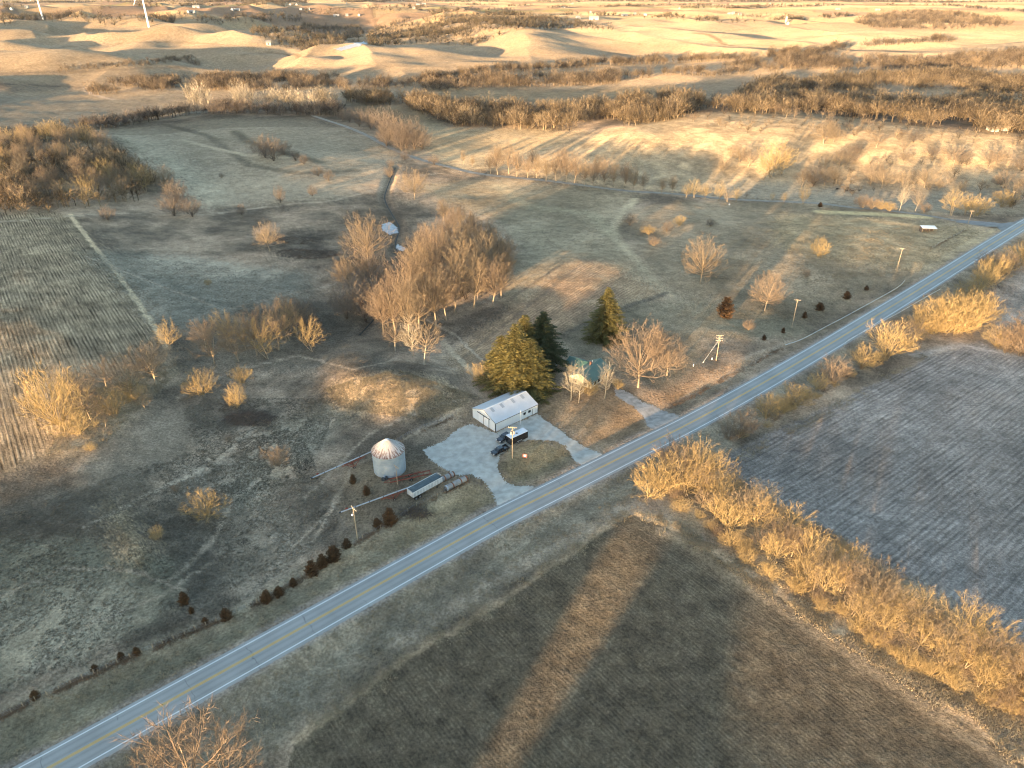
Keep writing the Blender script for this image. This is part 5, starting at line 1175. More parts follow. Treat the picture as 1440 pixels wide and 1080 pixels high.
def make_house():
    g = ground([(831, 547)])[0]; B0 = g[:2]
    A0 = ground([(802, 526)])[0, :2]; C0 = ground([(860, 526)])[0, :2]
    ux = C0 - B0; ux /= np.linalg.norm(ux); uy = np.array([-ux[1], ux[0]]); W = 8.6; Lg = 13.0
    c = B0 + ux * Lg / 2 + uy * W / 2; rz = math.atan2(ux[1], ux[0]); z0 = min(h1(*B0), h1(*c), h1(*(c + uy * W))) + .05
    t = thing('farmhouse', 'single-storey pale yellow house with green gabled roof behind bare trees', 'house', (c[0], c[1], z0), rz)
    x, y, H, Rg = Lg / 2, W / 2, 2.9, 5.1
    siding = mat('cream_siding', (.46, .42, .32), .7, var=.1, scale=1); green = ribbed('green_roof', (.045, .105, .088), .55, 2.6, 'X', .2, .3)
    m = MB(); m.v = [(-x, -y, -.5), (x, -y, -.5), (x, y, -.5), (-x, y, -.5), (-x, -y, H), (x, -y, H), (x, y, H), (-x, y, H), (-x, 0, Rg), (x, 0, Rg)]
    m.f = [(0, 1, 5, 4), (2, 3, 7, 6), (1, 2, 6, 9, 5), (3, 0, 4, 8, 7), (0, 3, 2, 1)]
    m.build('wall', siding, t)
    sl = (Rg - H) / y; o = .5; r = MB()
    for s in (-1, 1): r.quad((-x - .4, s * (y + o), H - o * sl + .03), (x + .4, s * (y + o), H - o * sl + .03), (x + .4, 0, Rg + .03), (-x - .4, 0, Rg + .03), .1 if s < 0 else -.1)
    rf = r.build('roof', green, t)
    MB().box((1.5, .8, Rg - .6), (.6, .6, 1.4)).build('chimney', mat('brick', (.22, .11, .08), .9), rf)
    for xx in (3.0, 3.8): MB().tube([(xx, 1.4, Rg - .7), (xx, 1.4, Rg + .1)], .08, 8).build('vent_pipe', WHITE, rf)
    wing = MB(); wing.v = [(1, y, -.5), (x, y, -.5), (x, y + 6, -.5), (1, y + 6, -.5), (1, y, H - .2), (x, y, H - .2), (x, y + 6, H - .2), (1, y + 6, H - .2), ((1 + x) / 2, y - 1.5, H + 1.1), ((1 + x) / 2, y + 6, H + 1.1)]
    wing.f = [(3, 0, 4, 7), (1, 2, 6, 5), (2, 3, 7, 9, 6)]
    wing.build('wing_wall', siding, t)
    r2 = MB(); r2.quad((.6, y + .02, H - .33), ((1 + x) / 2, y - 1.5, H + 1.16), ((1 + x) / 2, y + 6.4, H + 1.16), (.6, y + 6.4, H - .33), .08); r2.quad((x + .4, y + .02, H - .33), (x + .4, y + 6.4, H - .33), ((1 + x) / 2, y + 6.4, H + 1.16), ((1 + x) / 2, y - 1.5, H + 1.16), .08); r2.build('wing_roof', green, t)
    for xx in (-4, -1.2, 4.2):
        w = MB().box((xx, -y - .04, 1.0), (1.4, .08, 1.2)).build('window', GLASS, t); MB().box((xx, -y - .05, .9), (1.7, .14, .09)).build('sill', WHITE, w)
    for yy in (-2, 2):
        w = MB().box((-x - .04, yy, 1.0), (.08, 1.2, 1.2)).build('window', GLASS, t); MB().box((-x - .05, yy, .9), (.14, 1.5, .09)).build('sill', WHITE, w)
    MB().box((1.6, -y - .05, .05), (1.0, .1, 2.1)).build('door', mat('brown_door', (.16, .09, .06), .6), t)
    MB().box((1.6, -y - .8, -.4), (2.2, 1.5, .5)).build('door_step', mat('step_concrete', (.4, .39, .37), .9), t)
make_house()
# ---- vehicles: x forward, y left
def wheel(t, x, y, r=.38, w=.26):
    q = MB().lathe([(r * .6, -w / 2), (r * .94, -w / 2), (r, -w * .32), (r, w * .32), (r * .94, w / 2), (r * .6, w / 2)], n=18)
    q.v = [(a + x, c + y, b + r) for a, b, c in q.v]
    o = q.build('wheel', RUBBER, t, smooth=True)
    h = MB().lathe([(0, -w * .4), (r * .6, -w * .45), (r * .62, w * .45), (0, w * .4)], n=14); h.v = [(a + x, c + y, b + r) for a, b, c in h.v]
    h.build('rim', CHROME, o, smooth=True)
def pickup(px_front, px_rear, label, paint, suv=False, L_=5.8):
    g = ground([px_front, px_rear]); d = g[0, :2] - g[1, :2]; rz = math.atan2(d[1], d[0]); c = (g[0] + g[1]) / 2
    t = thing('suv' if suv else 'pickup_truck', label, 'suv' if suv else 'pickup', (c[0], c[1], h1(c[0], c[1]) + .06), rz)
    h = L_ / 2; w = .98
    if suv: prof = [(h, .5), (h - .05, 1.0), (h - .3, 1.12), (h - 1.5, 1.22), (h - 1.7, 1.24), (-h + .05, 1.22), (-h, .5)]
    else: prof = [(h, .5), (h - .03, 1.0), (h - .25, 1.14), (h - 1.45, 1.22), (h - 1.7, 1.24), (-h + 2.0, 1.24), (-h + 2.0, .85), (-h + .12, .85), (-h + .12, 1.24), (-h, 1.2), (-h, .5)]
    MB().prism(prof[::-1], -w, w).build('body', paint, t, bevel=.05)
    if not suv:
        b = MB()
        for s in (-1, 1): b.box((-h + 1.05, s * (w - .06), .86), (1.9, .1, .39))
        b.build('bed_side', paint, t)
    x0, x1 = (h - 1.45, -h + .25) if suv else (h - 1.5, -h + 1.95)
    cab = [(x0, 1.22), (x0 - .75, 1.86), (x1 + .45, 1.88) if suv else (x1 + .2, 1.86), (x1, 1.22)]
    MB().prism(cab[::-1], -w + .06, w - .06, [0, .16, .16, 0][::-1]).build('cab', paint, t, bevel=.04)
    ws = MB().quad((x0 + .02, -.78, 1.27), (x0 + .02, .78, 1.27), (x0 - .66, .68, 1.82), (x0 - .66, -.68, 1.82), .02); ws.build('windscreen', GLASS, t)
    for s in (-1, 1):
        xa, xb = x0 - .35, x1 + .3; xm = (xa + xb) / 2
        for a, b_ in ((xa, xm + .06), (xm - .06, xb)):
            MB().quad((a, s * (w - .05), 1.28), (b_, s * (w - .05), 1.28), (b_ + .08, s * (w - .165), 1.76), (a - .3 if a == xa else a, s * (w - .165), 1.76), .02 * -s).build('side_window', GLASS, t)
        hl = MB().box((h - .01, s * .72, .82), (.06, .4, .2)).build('headlight', HEAD, t)
        MB().box((-h, s * .85, .85), (.06, .16, .3)).build('tail_light', REDL, t)
        MB().box((x0 - .35, s * (w + .12), 1.18), (.12, .2, .2)).build('mirror', paint, t)
        MB().box(((x0 + x1) / 2 - .1, s * (w + .012), 1.05), (.22, .02, .04)).build('door_handle', CHROME, t)
    MB().box((h + .03, 0, .42), (.14, 1.9, .22)).build('bumper', CHROME, t); MB().box((h + .01, 0, .68), (.05, 1.0, .28)).build('grille', DARK, t)
    for x in (h - 1.0, -h + 1.15):
        for s in (-1, 1): wheel(t, x, s * (w - .12))
    return t
pickup((691, 642.5), (715, 630), 'black pickup truck hitched to the cargo trailer on the gravel yard', BLACK)
NAVY = mat('dark_blue_paint', (.018, .024, .036), .3, var=.3, spec=.5, coat=.4)
pickup((700.5, 624), (717, 613.5), 'dark blue-black SUV parked behind the pickup, nearest the shed', NAVY, True, 4.9)
def cargo_trailer():
    g = ground([(718.5, 628.5), (742.5, 617.5)]); d = g[0, :2] - g[1, :2]; L_ = float(np.linalg.norm(d)); rz = math.atan2(d[1], d[0]); n = np.array([-d[1], d[0]]) / L_
    c = (g[0, :2] + g[1, :2]) / 2 - n * 1.2 * np.sign(n[1]) * -1 * 1.0
    t = thing('cargo_trailer', 'black enclosed cargo trailer with white roof behind the pickup', 'trailer', (c[0], c[1], h1(*c) + .06), rz)
    h = L_ / 2
    MB().box((0, 0, .5), (L_, 2.4, 2.25)).build('body', BLACK, t, bevel=.05)
    r = MB().box((0, 0, 2.76), (L_ + .04, 2.44, .07)).build('roof', mat('white_trailer_roof', (.55, .58, .62), .4, var=.06), t)
    MB().box((.2, .1, 2.84), (.45, .45, .14)).build('roof_vent', DARK, r)
    MB().box((0, 0, .42), (L_ + .02, 2.3, .1)).build('chassis', DARK, t)
    MB().tube([(h, -.5, .5), (h + 1.2, 0, .5), (h, .5, .5)], .05, 4).build('hitch_frame', DARK, t)
    for x in (-.55, .35):
        for s in (-1, 1): wheel(t, x, s * 1.13, .36, .22)
    MB().box((.0, -1.24, .75), (1.9, .08, .1)).build('fender', STEEL, t); MB().box((0, 1.24, .75), (1.9, .08, .1)).build('fender', STEEL, t)
    MB().box((1.9, -1.21, .6), (.8, .03, 1.9)).build('side_door', BLACK, t)
    for k in range(5): MB().box((-h + .6 + k * 1.25, -1.215, .6), (.04, .03, 2.1)).build('seam_strip', STEEL, t)
cargo_trailer()
def grain_trailer():
    g = ground([(581.5, 705), (622.5, 684)]); d = g[1, :2] - g[0, :2]; L_ = float(np.linalg.norm(d)); rz = math.atan2(d[1], d[0]); n = np.array([-d[1], d[0]]) / L_
    c = (g[0, :2] + g[1, :2]) / 2 + n * 1.25
    t = thing('grain_trailer', 'long white hopper grain trailer with dark tarp parked below the bin', 'trailer', (c[0], c[1], h1(*c) + .05), rz)
    x, y = L_ / 2, 1.25; body = mat('white_trailer_side', (.42, .44, .46), .5, var=.25, scale=.8)
    MB().prism([(-x, 1.35), (x, 1.35), (x, 2.95), (-x, 2.95)], -y, y).build('body', body, t)
    hp = MB()
    for xc in (-x * .5, x * .5):
        hp.v += [(xc - x * .46, -y, 1.35), (xc + x * .46, -y, 1.35), (xc + x * .46, y, 1.35), (xc - x * .46, y, 1.35), (xc - .4, -.4, .6), (xc + .4, -.4, .6), (xc + .4, .4, .6), (xc - .4, .4, .6)]
        b = len(hp.v) - 8; hp.f += [(b + i, b + (i + 1) % 4, b + 4 + (i + 1) % 4, b + 4 + i) for i in range(4)] + [(b + 4, b + 5, b + 6, b + 7)]
    hp.build('hopper', body, t)
    for k in range(11):
        for s in (-1, 1): MB().box((-x + .15 + k * (L_ - .3) / 10, s * (y + .04), 1.38), (.1, .08, 1.5)).build('side_rib', WHITE, t)
    for s in (-1, 1): MB().box((0, s * (y + .03), 2.9), (L_ + .1, .12, .14)).build('top_rail', WHITE, t)
    for k in (-.8, 0, .8): MB().box((-x - .04, k, 1.4), (.08, .09, 1.5)).build('end_rib', WHITE, t)
    tp = MB(); n = 9
    for i in range(n + 1):
        f = i / n; yy = -y + 2 * y * f; z = 3.0 + .16 * math.sin(math.pi * f)
        tp.v += [(-x + .08, yy, z), (x - .1, yy, z)]
    tp.f = [(2 * i, 2 * i + 1, 2 * i + 3, 2 * i + 2) for i in range(n)]
    tp.build('tarp', mat('dark_tarp', (.055, .075, .085), .6, var=.35, scale=1), t)
    MB().tube([(-x, -y + .08, 3.08), (x, -y + .08, 3.08)], .07, 6).build('tarp_roll', DARK, t)
    a = MB().tube([(x - .05, -.8, 2.9), (x - .05, -.8, 3.5), (x - .05, .5, 3.5), (x - .05, .5, 2.9)], .05, 4).build('tarp_bow', WHITE, t)
    MB().box((0, 0, 1.05), (L_ * .98, .9, .16)).build('chassis', DARK, t)
    for xx in (-x + 1.0, -x + 2.25):
        for s in (-1, 1): wheel(t, xx, s * 1.0, .5, .45)
    for s in (-1, 1): MB().box((x - 1.6, s * .8, 0), (.14, .14, 1.2)).build('landing_leg', DARK, t)
    l = MB()
    for o in (-.2, .2): l.tube([(-x - .12, o + .9, 1.3), (-x - .12, o + .9, 2.9)], .025, 4)
    for k in range(5): l.tube([(-x - .12, .7, 1.4 + k * .32), (-x - .12, 1.1, 1.4 + k * .32)], .02, 4)
    l.build('ladder', STEEL, t)
grain_trailer()
def pipe(a, b, r, label):
    g = ground([a, b]); d = g[1] - g[0]; L_ = float(np.linalg.norm(d[:2])); c = (g[0] + g[1]) / 2
    t = thing('culvert_pipe', label, 'pipe', (c[0], c[1], h1(c[0], c[1])), math.atan2(d[1], d[0]))
    prof = []; n = int(L_ / .22)
    for i in range(n + 1): prof.append((-L_ / 2 + L_ * i / n, r + (.05 if i % 2 else -.03)))
    m = MB(); m.tube([(x, 0, r) for x, _ in prof], [q for _, q in prof], 20, cap=False)
    m.tube([(x, 0, r) for x, _ in prof], [q - .06 for _, q in prof], 20, cap=False)
    mm = mat('rusting_galvanised_pipe', (.30, .29, .28), .7, .2, .4, .5); m.build('barrel', mm, t, smooth=True)
    MB().lathe([(r - .12, -.05), (r + .07, -.05), (r + .07, .18), (r - .12, .18)], n=20)
    for s in (-1, 1):
        q = MB().lathe([(r - .1, -.2), (r + .06, -.2), (r + .06, .2), (r - .1, .2)], n=20); q.v = [(z + s * (L_ / 2 - .2), xx, yy + r) for xx, yy, z in q.v]; q.build('end_ring', RUST if s > 0 else STEEL, t)
    for k in range(2):
        q = MB().lathe([(r + .03, -.18), (r + .075, -.18), (r + .075, .18), (r + .03, .18)], n=20); q.v = [(z + (k - .5) * L_ / 2.6, xx, yy + r) for xx, yy, z in q.v]; q.build('joint_band', RUST, t)
pipe((627, 690), (656, 675.5), .78, 'corrugated culvert pipe with rusty end at the head of the grain trailer')
pipe((619, 678), (638, 669), .72, 'grey corrugated culvert pipe lying behind the rusty-ended one')
def auger(a, b, z0, z1, label, wx, frame_col):
    g = ground([a, b]); d = g[1, :2] - g[0, :2]; L_ = float(np.linalg.norm(d)); c = (g[0] + g[1]) / 2; zc = h1(c[0], c[1])
    t = thing('grain_auger', label, 'auger', (c[0], c[1], zc), math.atan2(d[1], d[0]))
    x = L_ / 2; zz = lambda q: z0 + (z1 - z0) * (q + x) / L_
    tb = MB().tube([(-x, 0, zz(-x)), (x, 0, zz(x))], .17, 10).build('tube', STEEL, t, smooth=True)
    for k in range(1, 5): MB().tube([(-x + L_ * k / 5 - .08, 0, zz(-x + L_ * k / 5)), (-x + L_ * k / 5 + .08, 0, zz(-x + L_ * k / 5))], .21, 10).build('tube_band', DARK, tb)
    MB().tube([(-x - .5, 0, zz(-x) - .03), (-x, 0, zz(-x))], .22, 8).build('intake_cage', DARK, t)
    MB().tube([(x, 0, zz(x)), (x + .35, 0, zz(x) - .1), (x + .4, 0, zz(x) - .7)], [.24, .24, .18], 8).build('spout', STEEL, t)
    f = MB()
    for s in (-1, 1):
        f.tube([(wx, s * 1.1, .35), (wx - 2.6, s * .12, zz(wx - 2.6) - .1)], .11, 4); f.tube([(wx, s * 1.1, .35), (wx + 2.6, s * .12, zz(wx + 2.6) - .1)], .11, 4)
        f.tube([(wx, s * 1.1, .35), (wx, s * .25, zz(wx) - .15)], .07, 4)
    for k in range(9): f.tube([(wx - 3.2 + k * .8, 0, zz(wx - 3.2 + k * .8) - .15), (wx - 2.8 + k * .8, 0, zz(wx - 2.8 + k * .8) - .75)], .04, 4); f.tube([(wx - 2.8 + k * .8, 0, zz(wx - 2.8 + k * .8) - .75), (wx - 2.4 + k * .8, 0, zz(wx - 2.4 + k * .8) - .15)], .04, 4)
    f.tube([(wx - 3.2, 0, zz(wx - 3.2) - .75), (wx + 3.8, 0, zz(wx + 3.8) - .75)], .12, 4); f.tube([(wx, -1.15, .35), (wx, 1.15, .35)], .08, 6)
    f.build('undercarriage', frame_col, t)
    for s in (-1, 1): wheel(t, wx, s * 1.2, .35, .2)
    MB().box((-x + 1.6, .35, zz(-x + 1.6) - .1), (.6, .4, .5)).build('motor', RED, t)
auger((440, 674), (523, 647), .5, 3.0, 'long grain auger with red frame reaching to the left side of the bin', 3.0, RED)
auger((480, 724), (578, 693), .45, 2.0, 'long grain auger lying from the yard-light pole to the grain trailer', 4.5, RED)
def implement():
    g = ground([(548, 679), (606, 668)]); d = g[1, :2] - g[0, :2]; L_ = float(np.linalg.norm(d)); c = (g[0] + g[1]) / 2
    t = thing('farm_implement', 'rusty red farm implement frame beside the grain trailer', 'implement', (c[0], c[1], h1(c[0], c[1])), math.atan2(d[1], d[0])); x = L_ / 2
    f = MB()
    for s in (-.8, .8): f.box((0, s, .75), (L_, .22, .22))
    for k in range(7): f.box((-x + .3 + k * (L_ - .6) / 6, 0, .76), (.12, 1.6, .13))
    f.build('frame', RED, t)
    for k in range(8):
        MB().tube([(-x + .3 + k * (L_ - .6) / 7, -.8, .8), (-x + .1 + k * (L_ - .6) / 7, -.9, .35), (-x + .4 + k * (L_ - .6) / 7, -.95, .05)], .05, 4).build('tine', RUST, t)
    MB().tube([(-x, -.8, .8), (-x - 1.6, 0, .6), (-x, .8, .8)], .07, 4).build('drawbar', RED, t)
    for s in (-1, 1): wheel(t, 0, s * 1.1, .4, .25)
    MB().tube([(x * .2, 0, 1.0), (x * .2, 0, 1.8), (x * .5, 0, 1.9)], .06, 5).build('lever', RUST, t)
implement()
# ---- poles
def pole(px, vt, label, arms=1, lamp=False, transformers=0, guy=False, thick=.16, rz=.7, h=None, matl=None):
    g = ground([px])[0]; H = h or top_height(g, vt)
    t = thing('utility_pole', label, 'pole', (g[0], g[1], g[2]), rz)
    MB().tube([(0, 0, -.3), (0, 0, H)], [thick, thick * .68], 10).build('pole', matl or WOOD, t, smooth=True)
    for k in range(arms):
        z = H - .45 - k * 1.0; am = MB().box((.16, 0, z), (.12, 2.5, .14)).build('crossarm', matl or WOOD, t)
        for y in (-1.1, -.45, .45, 1.1): MB().lathe([(0, 0), (.07, 0), (.05, .12), (.07, .2), (0, .24)], (.16, y, z + .14), 8).build('insulator', CERAM, am)
        b = MB()
        for s in (-1, 1): b.tube([(.1, s * .7, z), (.1, 0, z - .7)], .025, 4)
        b.build('brace', STEEL, t)
    for k in range(transformers):
        a = 2.1 * k + .4; c, s = math.cos(a) * .45, math.sin(a) * .45
        q = MB().lathe([(0, 0), (.25, 0), (.27, .05), (.27, .85), (.2, .95), (0, .97)], (c, s, H - 2.4), 14).build('transformer', mat('transformer_grey', (.40, .34, .29), .5), t)
        MB().lathe([(0, 0), (.05, 0), (.05, .25), (0, .28)], (c, s, H - 1.43), 8).build('bushing', DARK, q)
    if lamp:
        MB().tube([(0, 0, H - 1.0), (-.5, -.6, H - .75), (-.9, -1.1, H - .8)], .04, 6).build('lamp_arm', STEEL, t); MB().lathe([(0, -.25), (.18, -.2), (.26, .0), (.12, .16), (0, .18)], (-1.0, -1.2, H - .85), 12).build('lamp_head', LAMPW, t)
    if guy:
        for q in (0, 1): MB().tube([(0, 0, H - 1.2 - q * .9), (-2.5 - q * .4, 5.2 + q * .5, 0)], .022, 4).build('guy_wire', STEEL, t)
        MB().tube([(-2.32, 4.83, .7), (-2.5, 5.2, 0)], .06, 6).build('guy_guard', mat('pale_guard', (.75, .72, .6), .6), t)
    return t
pole((720.5, 644.5), 600, 'wooden pole with three transformers beside the black pickup', 1, transformers=3, rz=1.45)
pole((503, 760), 714, 'wooden pole with white yard light at the roadside cedars', 1, lamp=True)
pole((559, 681), 653, 'thin pole standing in front of the grain bin', 1, thick=.1, h=6.2)
pole((732, 597), 577, 'thin white pole against the long wall of the shed', 0, thick=.07, matl=WHITE, h=5.2)
pole((1007, 507), 471, 'wooden pole with double crossarms and slanting guy wires', 3, guy=True, rz=1.5)
pole((1113.5, 460), 421, 'wooden pole with single crossarm beside the round pale tree', 1, rz=1.35)
pole((1261, 379), 349, 'wooden pole half-way up the highway beyond the guardrail', 1, rz=1.4)
pole((1359.5, 320), 296, 'wooden pole at the fence corner near the junction', 1, rz=1.4)
pole((1419.5, 290), 269, 'farthest wooden pole, beyond the road junction', 1, rz=1.4)
# ---- propane tank, sign, pedestals
def tank():
    g = ground([(784.7, 513.5)])[0]; t = thing('propane_tank', 'white propane tank lying beside the dark spruce', 'tank', (g[0], g[1], g[2]), R(52))
    MB().tube([(-1.75, 0, .95), (-1.65, 0, .95), (-1.4, 0, .95), (1.4, 0, .95), (1.65, 0, .95), (1.75, 0, .95)], [.05, .42, .56, .56, .42, .05], 18).build('vessel', WHITE, t, smooth=True)
    for x in (-1, 1): MB().box((x, 0, 0), (.2, .9, .5)).build('saddle', mat('concrete_block', (.4, .39, .37), .9), t)
    MB().lathe([(0, 0), (.22, 0), (.22, .16), (.1, .22), (0, .22)], (0, 0, 1.5), 12).build('valve_dome', STEEL, t)
tank()
def yard_sign():
    g = ground([(738, 644.5)])[0]; t = thing('yard_sign', 'small red and white sign board in the grass island', 'sign', (g[0], g[1], g[2]), R(-8))
    p = MB().box((0, 0, .35), (1.25, .07, 1.15)).build('board', mat('faded_red_board', (.55, .13, .10), .6, var=.2), t); MB().box((.02, -.05, .55), (.7, .03, .75)).build('panel', WHITE, p)
    for s in (-.5, .5): MB().box((s, .06, -.1), (.07, .05, 1.6)).build('post', WOOD, t)
yard_sign()
def pedestal(px, label, h=.9):
    g = ground([px])[0]; t = thing('utility_pedestal', label, 'utility box', (g[0], g[1], g[2]))
    MB().box((0, 0, -.05), (.3, .25, h)).build('cabinet', WHITE, t, bevel=.03); MB().box((0, 0, h - .05), (.36, .3, .08)).build('lid', STEEL, t)
pedestal((975, 515), 'small white utility box in the lawn left of the guyed pole'); pedestal((1001, 506), 'small white utility box at the foot of the guyed pole')
def road_sign():
    g = ground([(1025, 291)])[0]; t = thing('road_sign', 'small white sign on a post beside the side road', 'sign', (g[0], g[1], g[2]), R(10))
    MB().box((0, 0, -.1), (.08, .08, 2.2)).build('post', STEEL, t); MB().box((0, -.07, 1.3), (.9, .04, .9)).build('board', WHITE, t)
road_sign()
def shelter():
    g = ground([(1304, 326)])[0]; t = thing('open_shelter', 'low livestock shelter with white flat roof in the roadside pasture', 'shelter', (g[0], g[1], g[2]), R(-6))
    MB().quad((-4, -2.2, 2.5), (4, -2.2, 2.5), (4, 2.2, 2.95), (-4, 2.2, 2.95), .1).build('roof', mat('white_sheet_roof', (.78, .76, .72), .5), t)
    for x in (-3.8, 0, 3.8):
        for y, h in ((-2, 2.5), (2, 2.9)): MB().box((x, y, -.2), (.16, .16, h + .2)).build('post', WOOD, t)
    MB().box((0, 2.1, 0), (7.6, .06, 2.6)).build('rear_wall', mat('dark_boards', (.10, .08, .07), .9), t)
    MB().box((-3.9, .2, 0), (.06, 3.8, 2.4)).build('side_wall', mat('dark_boards_side', (.10, .08, .07), .9), t)
shelter()
# ---- guardrails and fences
def guardrail(px, label):
    P = smooth_line(ground(px)[:, :2], 1.9); 
    t = thing('guardrail', label, 'guardrail', (P[0][0], P[0][1], h1(*P[0])))
    o = np.array(t.location); z = [h1(*p) for p in P]; m = MB()
    pts = np.array([(p[0], p[1], q) for p, q in zip(P, z)]) - o
    prof = [(.0, .45), (.06, .53), (.0, .60), (.06, .67), (.0, .75)]
    d = np.gradient(pts[:, :2], axis=0); d /= np.linalg.norm(d, axis=1)[:, None]
    for p, q in zip(pts, d):
        for a, b in prof: m.v.append((p[0] - q[1] * a, p[1] + q[0] * a, p[2] + b))
    n = len(prof)
    m.f = [(i * n + k, (i + 1) * n + k, (i + 1) * n + k + 1, i * n + k + 1) for i in range(len(pts) - 1) for k in range(n - 1)]
    m.build('rail', mat('guardrail_steel', (.62, .64, .66), .45, .3), t)
    for p in pts[::2]: MB().box((p[0], p[1], p[2] - .2), (.15, .15, .95)).build('post', WOOD, t)
guardrail([(1103.5, 487), (1130, 477.5), (1165, 459), (1197, 442), (1247, 414.5), (1264, 404), (1272, 396)], 'long pale guardrail on the farm side of the highway')
guardrail([(1187.5, 487), (1191, 481), (1207, 472), (1255, 446), (1297, 422), (1322, 408)], 'guardrail on the hedge side of the highway, half hidden in grass')
def fence(line, label, step, hp=1.35, pm=None):
    P = smooth_line(pxline(line, 30), step)
    t = thing('wire_fence', label, 'fence', (P[0][0], P[0][1], h1(*P[0]))); o = Vector(t.location)
    q = [Vector((p[0] + random.uniform(-.08, .08), p[1] + random.uniform(-.08, .08), h1(*p))) - o for p in P]
    for p in q: MB().tube([p + Vector((0, 0, -.2)), p + Vector((random.uniform(-.06, .06), random.uniform(-.06, .06), hp * random.uniform(.9, 1.08)))], .075, 5).build('post', pm or WOOD, t)
    w = MB()
    for z in (.4, .8, 1.15): w.tube([p + Vector((0, 0, z)) for p in q], .012, 3)
    w.build('wire', STEEL, t)
fence('660,674 643,684 615,698 586,712 560,730 510,758 440,802 376,842 320,868 200,918 100,962 0,1010', 'wire fence on wooden posts along the left roadside through the cedars', 4.6)
fence('548,628 567,616 595,602 640,586', 'short wire fence behind the shed and bin', 4.2)
fence('1310,350 1330,338 1345,331 1358,323', 'pale post fence running to the junction pole', 4.2, pm=mat('pale_post', (.55, .48, .36), .8))
# ---- brush heaps
def heap(px, r, n, label, seed, up=.5):
    rng = np.random.default_rng(seed); g = ground([px])[0]; t = MB()
    for k in range(n):
        a = rng.uniform(0, 6.28); rr = r * math.sqrt(rng.uniform(0, 1)); x, y = rr * math.cos(a) * 1.5, rr * math.sin(a) * .8
        b = rng.uniform(0, 6.28); l = rng.uniform(1.0, 3.2); z = (1 - rr / r) * up * rng.uniform(.3, 1.6)
        z0 = h1(g[0] + x, g[1] + y) - g[2]
        t.tube([(x, y, z0 + z), (x + l * .5 * math.cos(b), y + l * .5 * math.sin(b), z0 + z + rng.uniform(.05, .5)), (x + l * math.cos(b), y + l * math.sin(b), z0 + z + rng.uniform(-.1, .8))], [.1, .07, .02], 4, cap=False)
    o = t.build('brush_pile', DARKBARK, None); o.location = g
    tag(o, label, 'brush pile')
heap((352, 590), 5.5, 420, 'dark heap of cut brush in the pasture under a thin pale shrub', 1, 1.3)
heap((432, 357), 11, 520, 'broad dark spread of fallen branches beside the lone pasture tree', 2, 1.0)
heap((420, 338), 9, 260, 'thin dark scatter of branches uphill of the broad spread', 3, .5)
heap((585, 722), 2.5, 120, 'grey tangle of dead weeds below the grain trailer', 4, .8)
# ---- cattle
def cow_mesh():
    m = MB()
    m.tube([(-1.0, 0, 1.05), (-.9, 0, 1.0), (-.4, 0, .93), (.2, 0, .95), (.75, 0, 1.02), (1.0, 0, 1.12), (1.3, 0, 1.05), (1.45, 0, .85), (1.75, 0, .62), (1.85, 0, .55)], [.1, .3, .38, .38, .33, .25, .17, .16, .11, .06], 10)
    for x, s in ((.65, 1), (.65, -1)): m.tube([(x, s * .2, .95), (x + .02, s * .2, .5), (x - .02, s * .2, .05), (x, s * .2, 0)], [.14, .075, .06, .07], 6)
    for x, s in ((-.75, 1), (-.75, -1)): m.tube([(x, s * .2, 1.0), (x + .12, s * .22, .68), (x - .1, s * .22, .42), (x - .06, s * .22, 0)], [.19, .11, .065, .07], 6)
    m.tube([(-1.0, 0, 1.2), (-1.12, 0, .9), (-1.1, 0, .45)], [.04, .03, .05], 5)
    for s in (-1, 1): m.tube([(1.42, s * .12, 1.0), (1.36, s * .3, 1.0)], [.05, .02], 5)
    return m
COWM = mat('black_hide', (.02, .018, .016), .8); cm = cow_mesh().build('cow', COWM, None, smooth=True)
for i, (u, v, a) in enumerate([(1177, 267, .3), (1190, 269, 2.8), (1195, 268.5, 1.2), (1198, 270, .1), (1192, 266, 3.6)]):
    o = cm if i == 0 else cm.copy()
    if i: COL.objects.link(o)
    g = ground([(u, v)])[0]; o.location = g; o.rotation_euler = (0, 0, a)
    tag(o, 'black cow grazing on the slope beyond the side road', 'cow', 'cattle beyond the side road')
# ------------------------------------------------------------------ wind turbines
TURB = mat('turbine_white', (.80, .79, .77), .45, var=.04)
def turbine(px, hub_v, ang, label):
    g = ground([px])[0]; H = top_height(g, hub_v); print('turbine', g, H)
    t = thing('wind_turbine', label, 'wind turbine', (g[0], g[1], g[2]), 0)
    MB().tube([(0, 0, -1), (0, 0, H * .5), (0, 0, H)], [2.3, 1.9, 1.3], 18).build('tower', TURB, t, smooth=True)
    n = MB().box((0, 1.2, H - .2), (3.2, 9, 3.4)).build('nacelle', TURB, t, bevel=.5)
    r = MB().tube([(0, -3.2, H + 1.5), (0, -4.6, H + 1.5), (0, -5.6, H + 1.5)], [1.6, 1.5, .3], 14).build('hub', TURB, t, smooth=True)
    for k in range(3):
        a = ang + k * 2 * math.pi / 3; d = Vector((math.sin(a), 0, math.cos(a))); c = Vector((0, -4.2, H + 1.5)); s = Vector((math.cos(a), 0, -math.sin(a))); b = MB()
        st = [(1.2, 1.8, .9), (5, 2.6, .7), (9, 3.4, .5), (20, 2.4, .32), (32, 1.5, .2), (41, .8, .1), (43, .2, .04)]
        for l, w, th in st:
            for o, q in ((-.3 * w, 0), (0, th), (.7 * w, 0), (0, -th)): b.v.append(tuple(c + d * l + s * o + Vector((0, q, 0))))
        for i in range(len(st) - 1):
            for j in range(4): b.f.append((i * 4 + j, i * 4 + (j + 1) % 4, i * 4 + 4 + (j + 1) % 4, i * 4 + 4 + j))
        b.f += [(3, 2, 1, 0), tuple(len(b.v) - 4 + j for j in range(4))]
        b.build('blade', TURB, t, smooth=True)
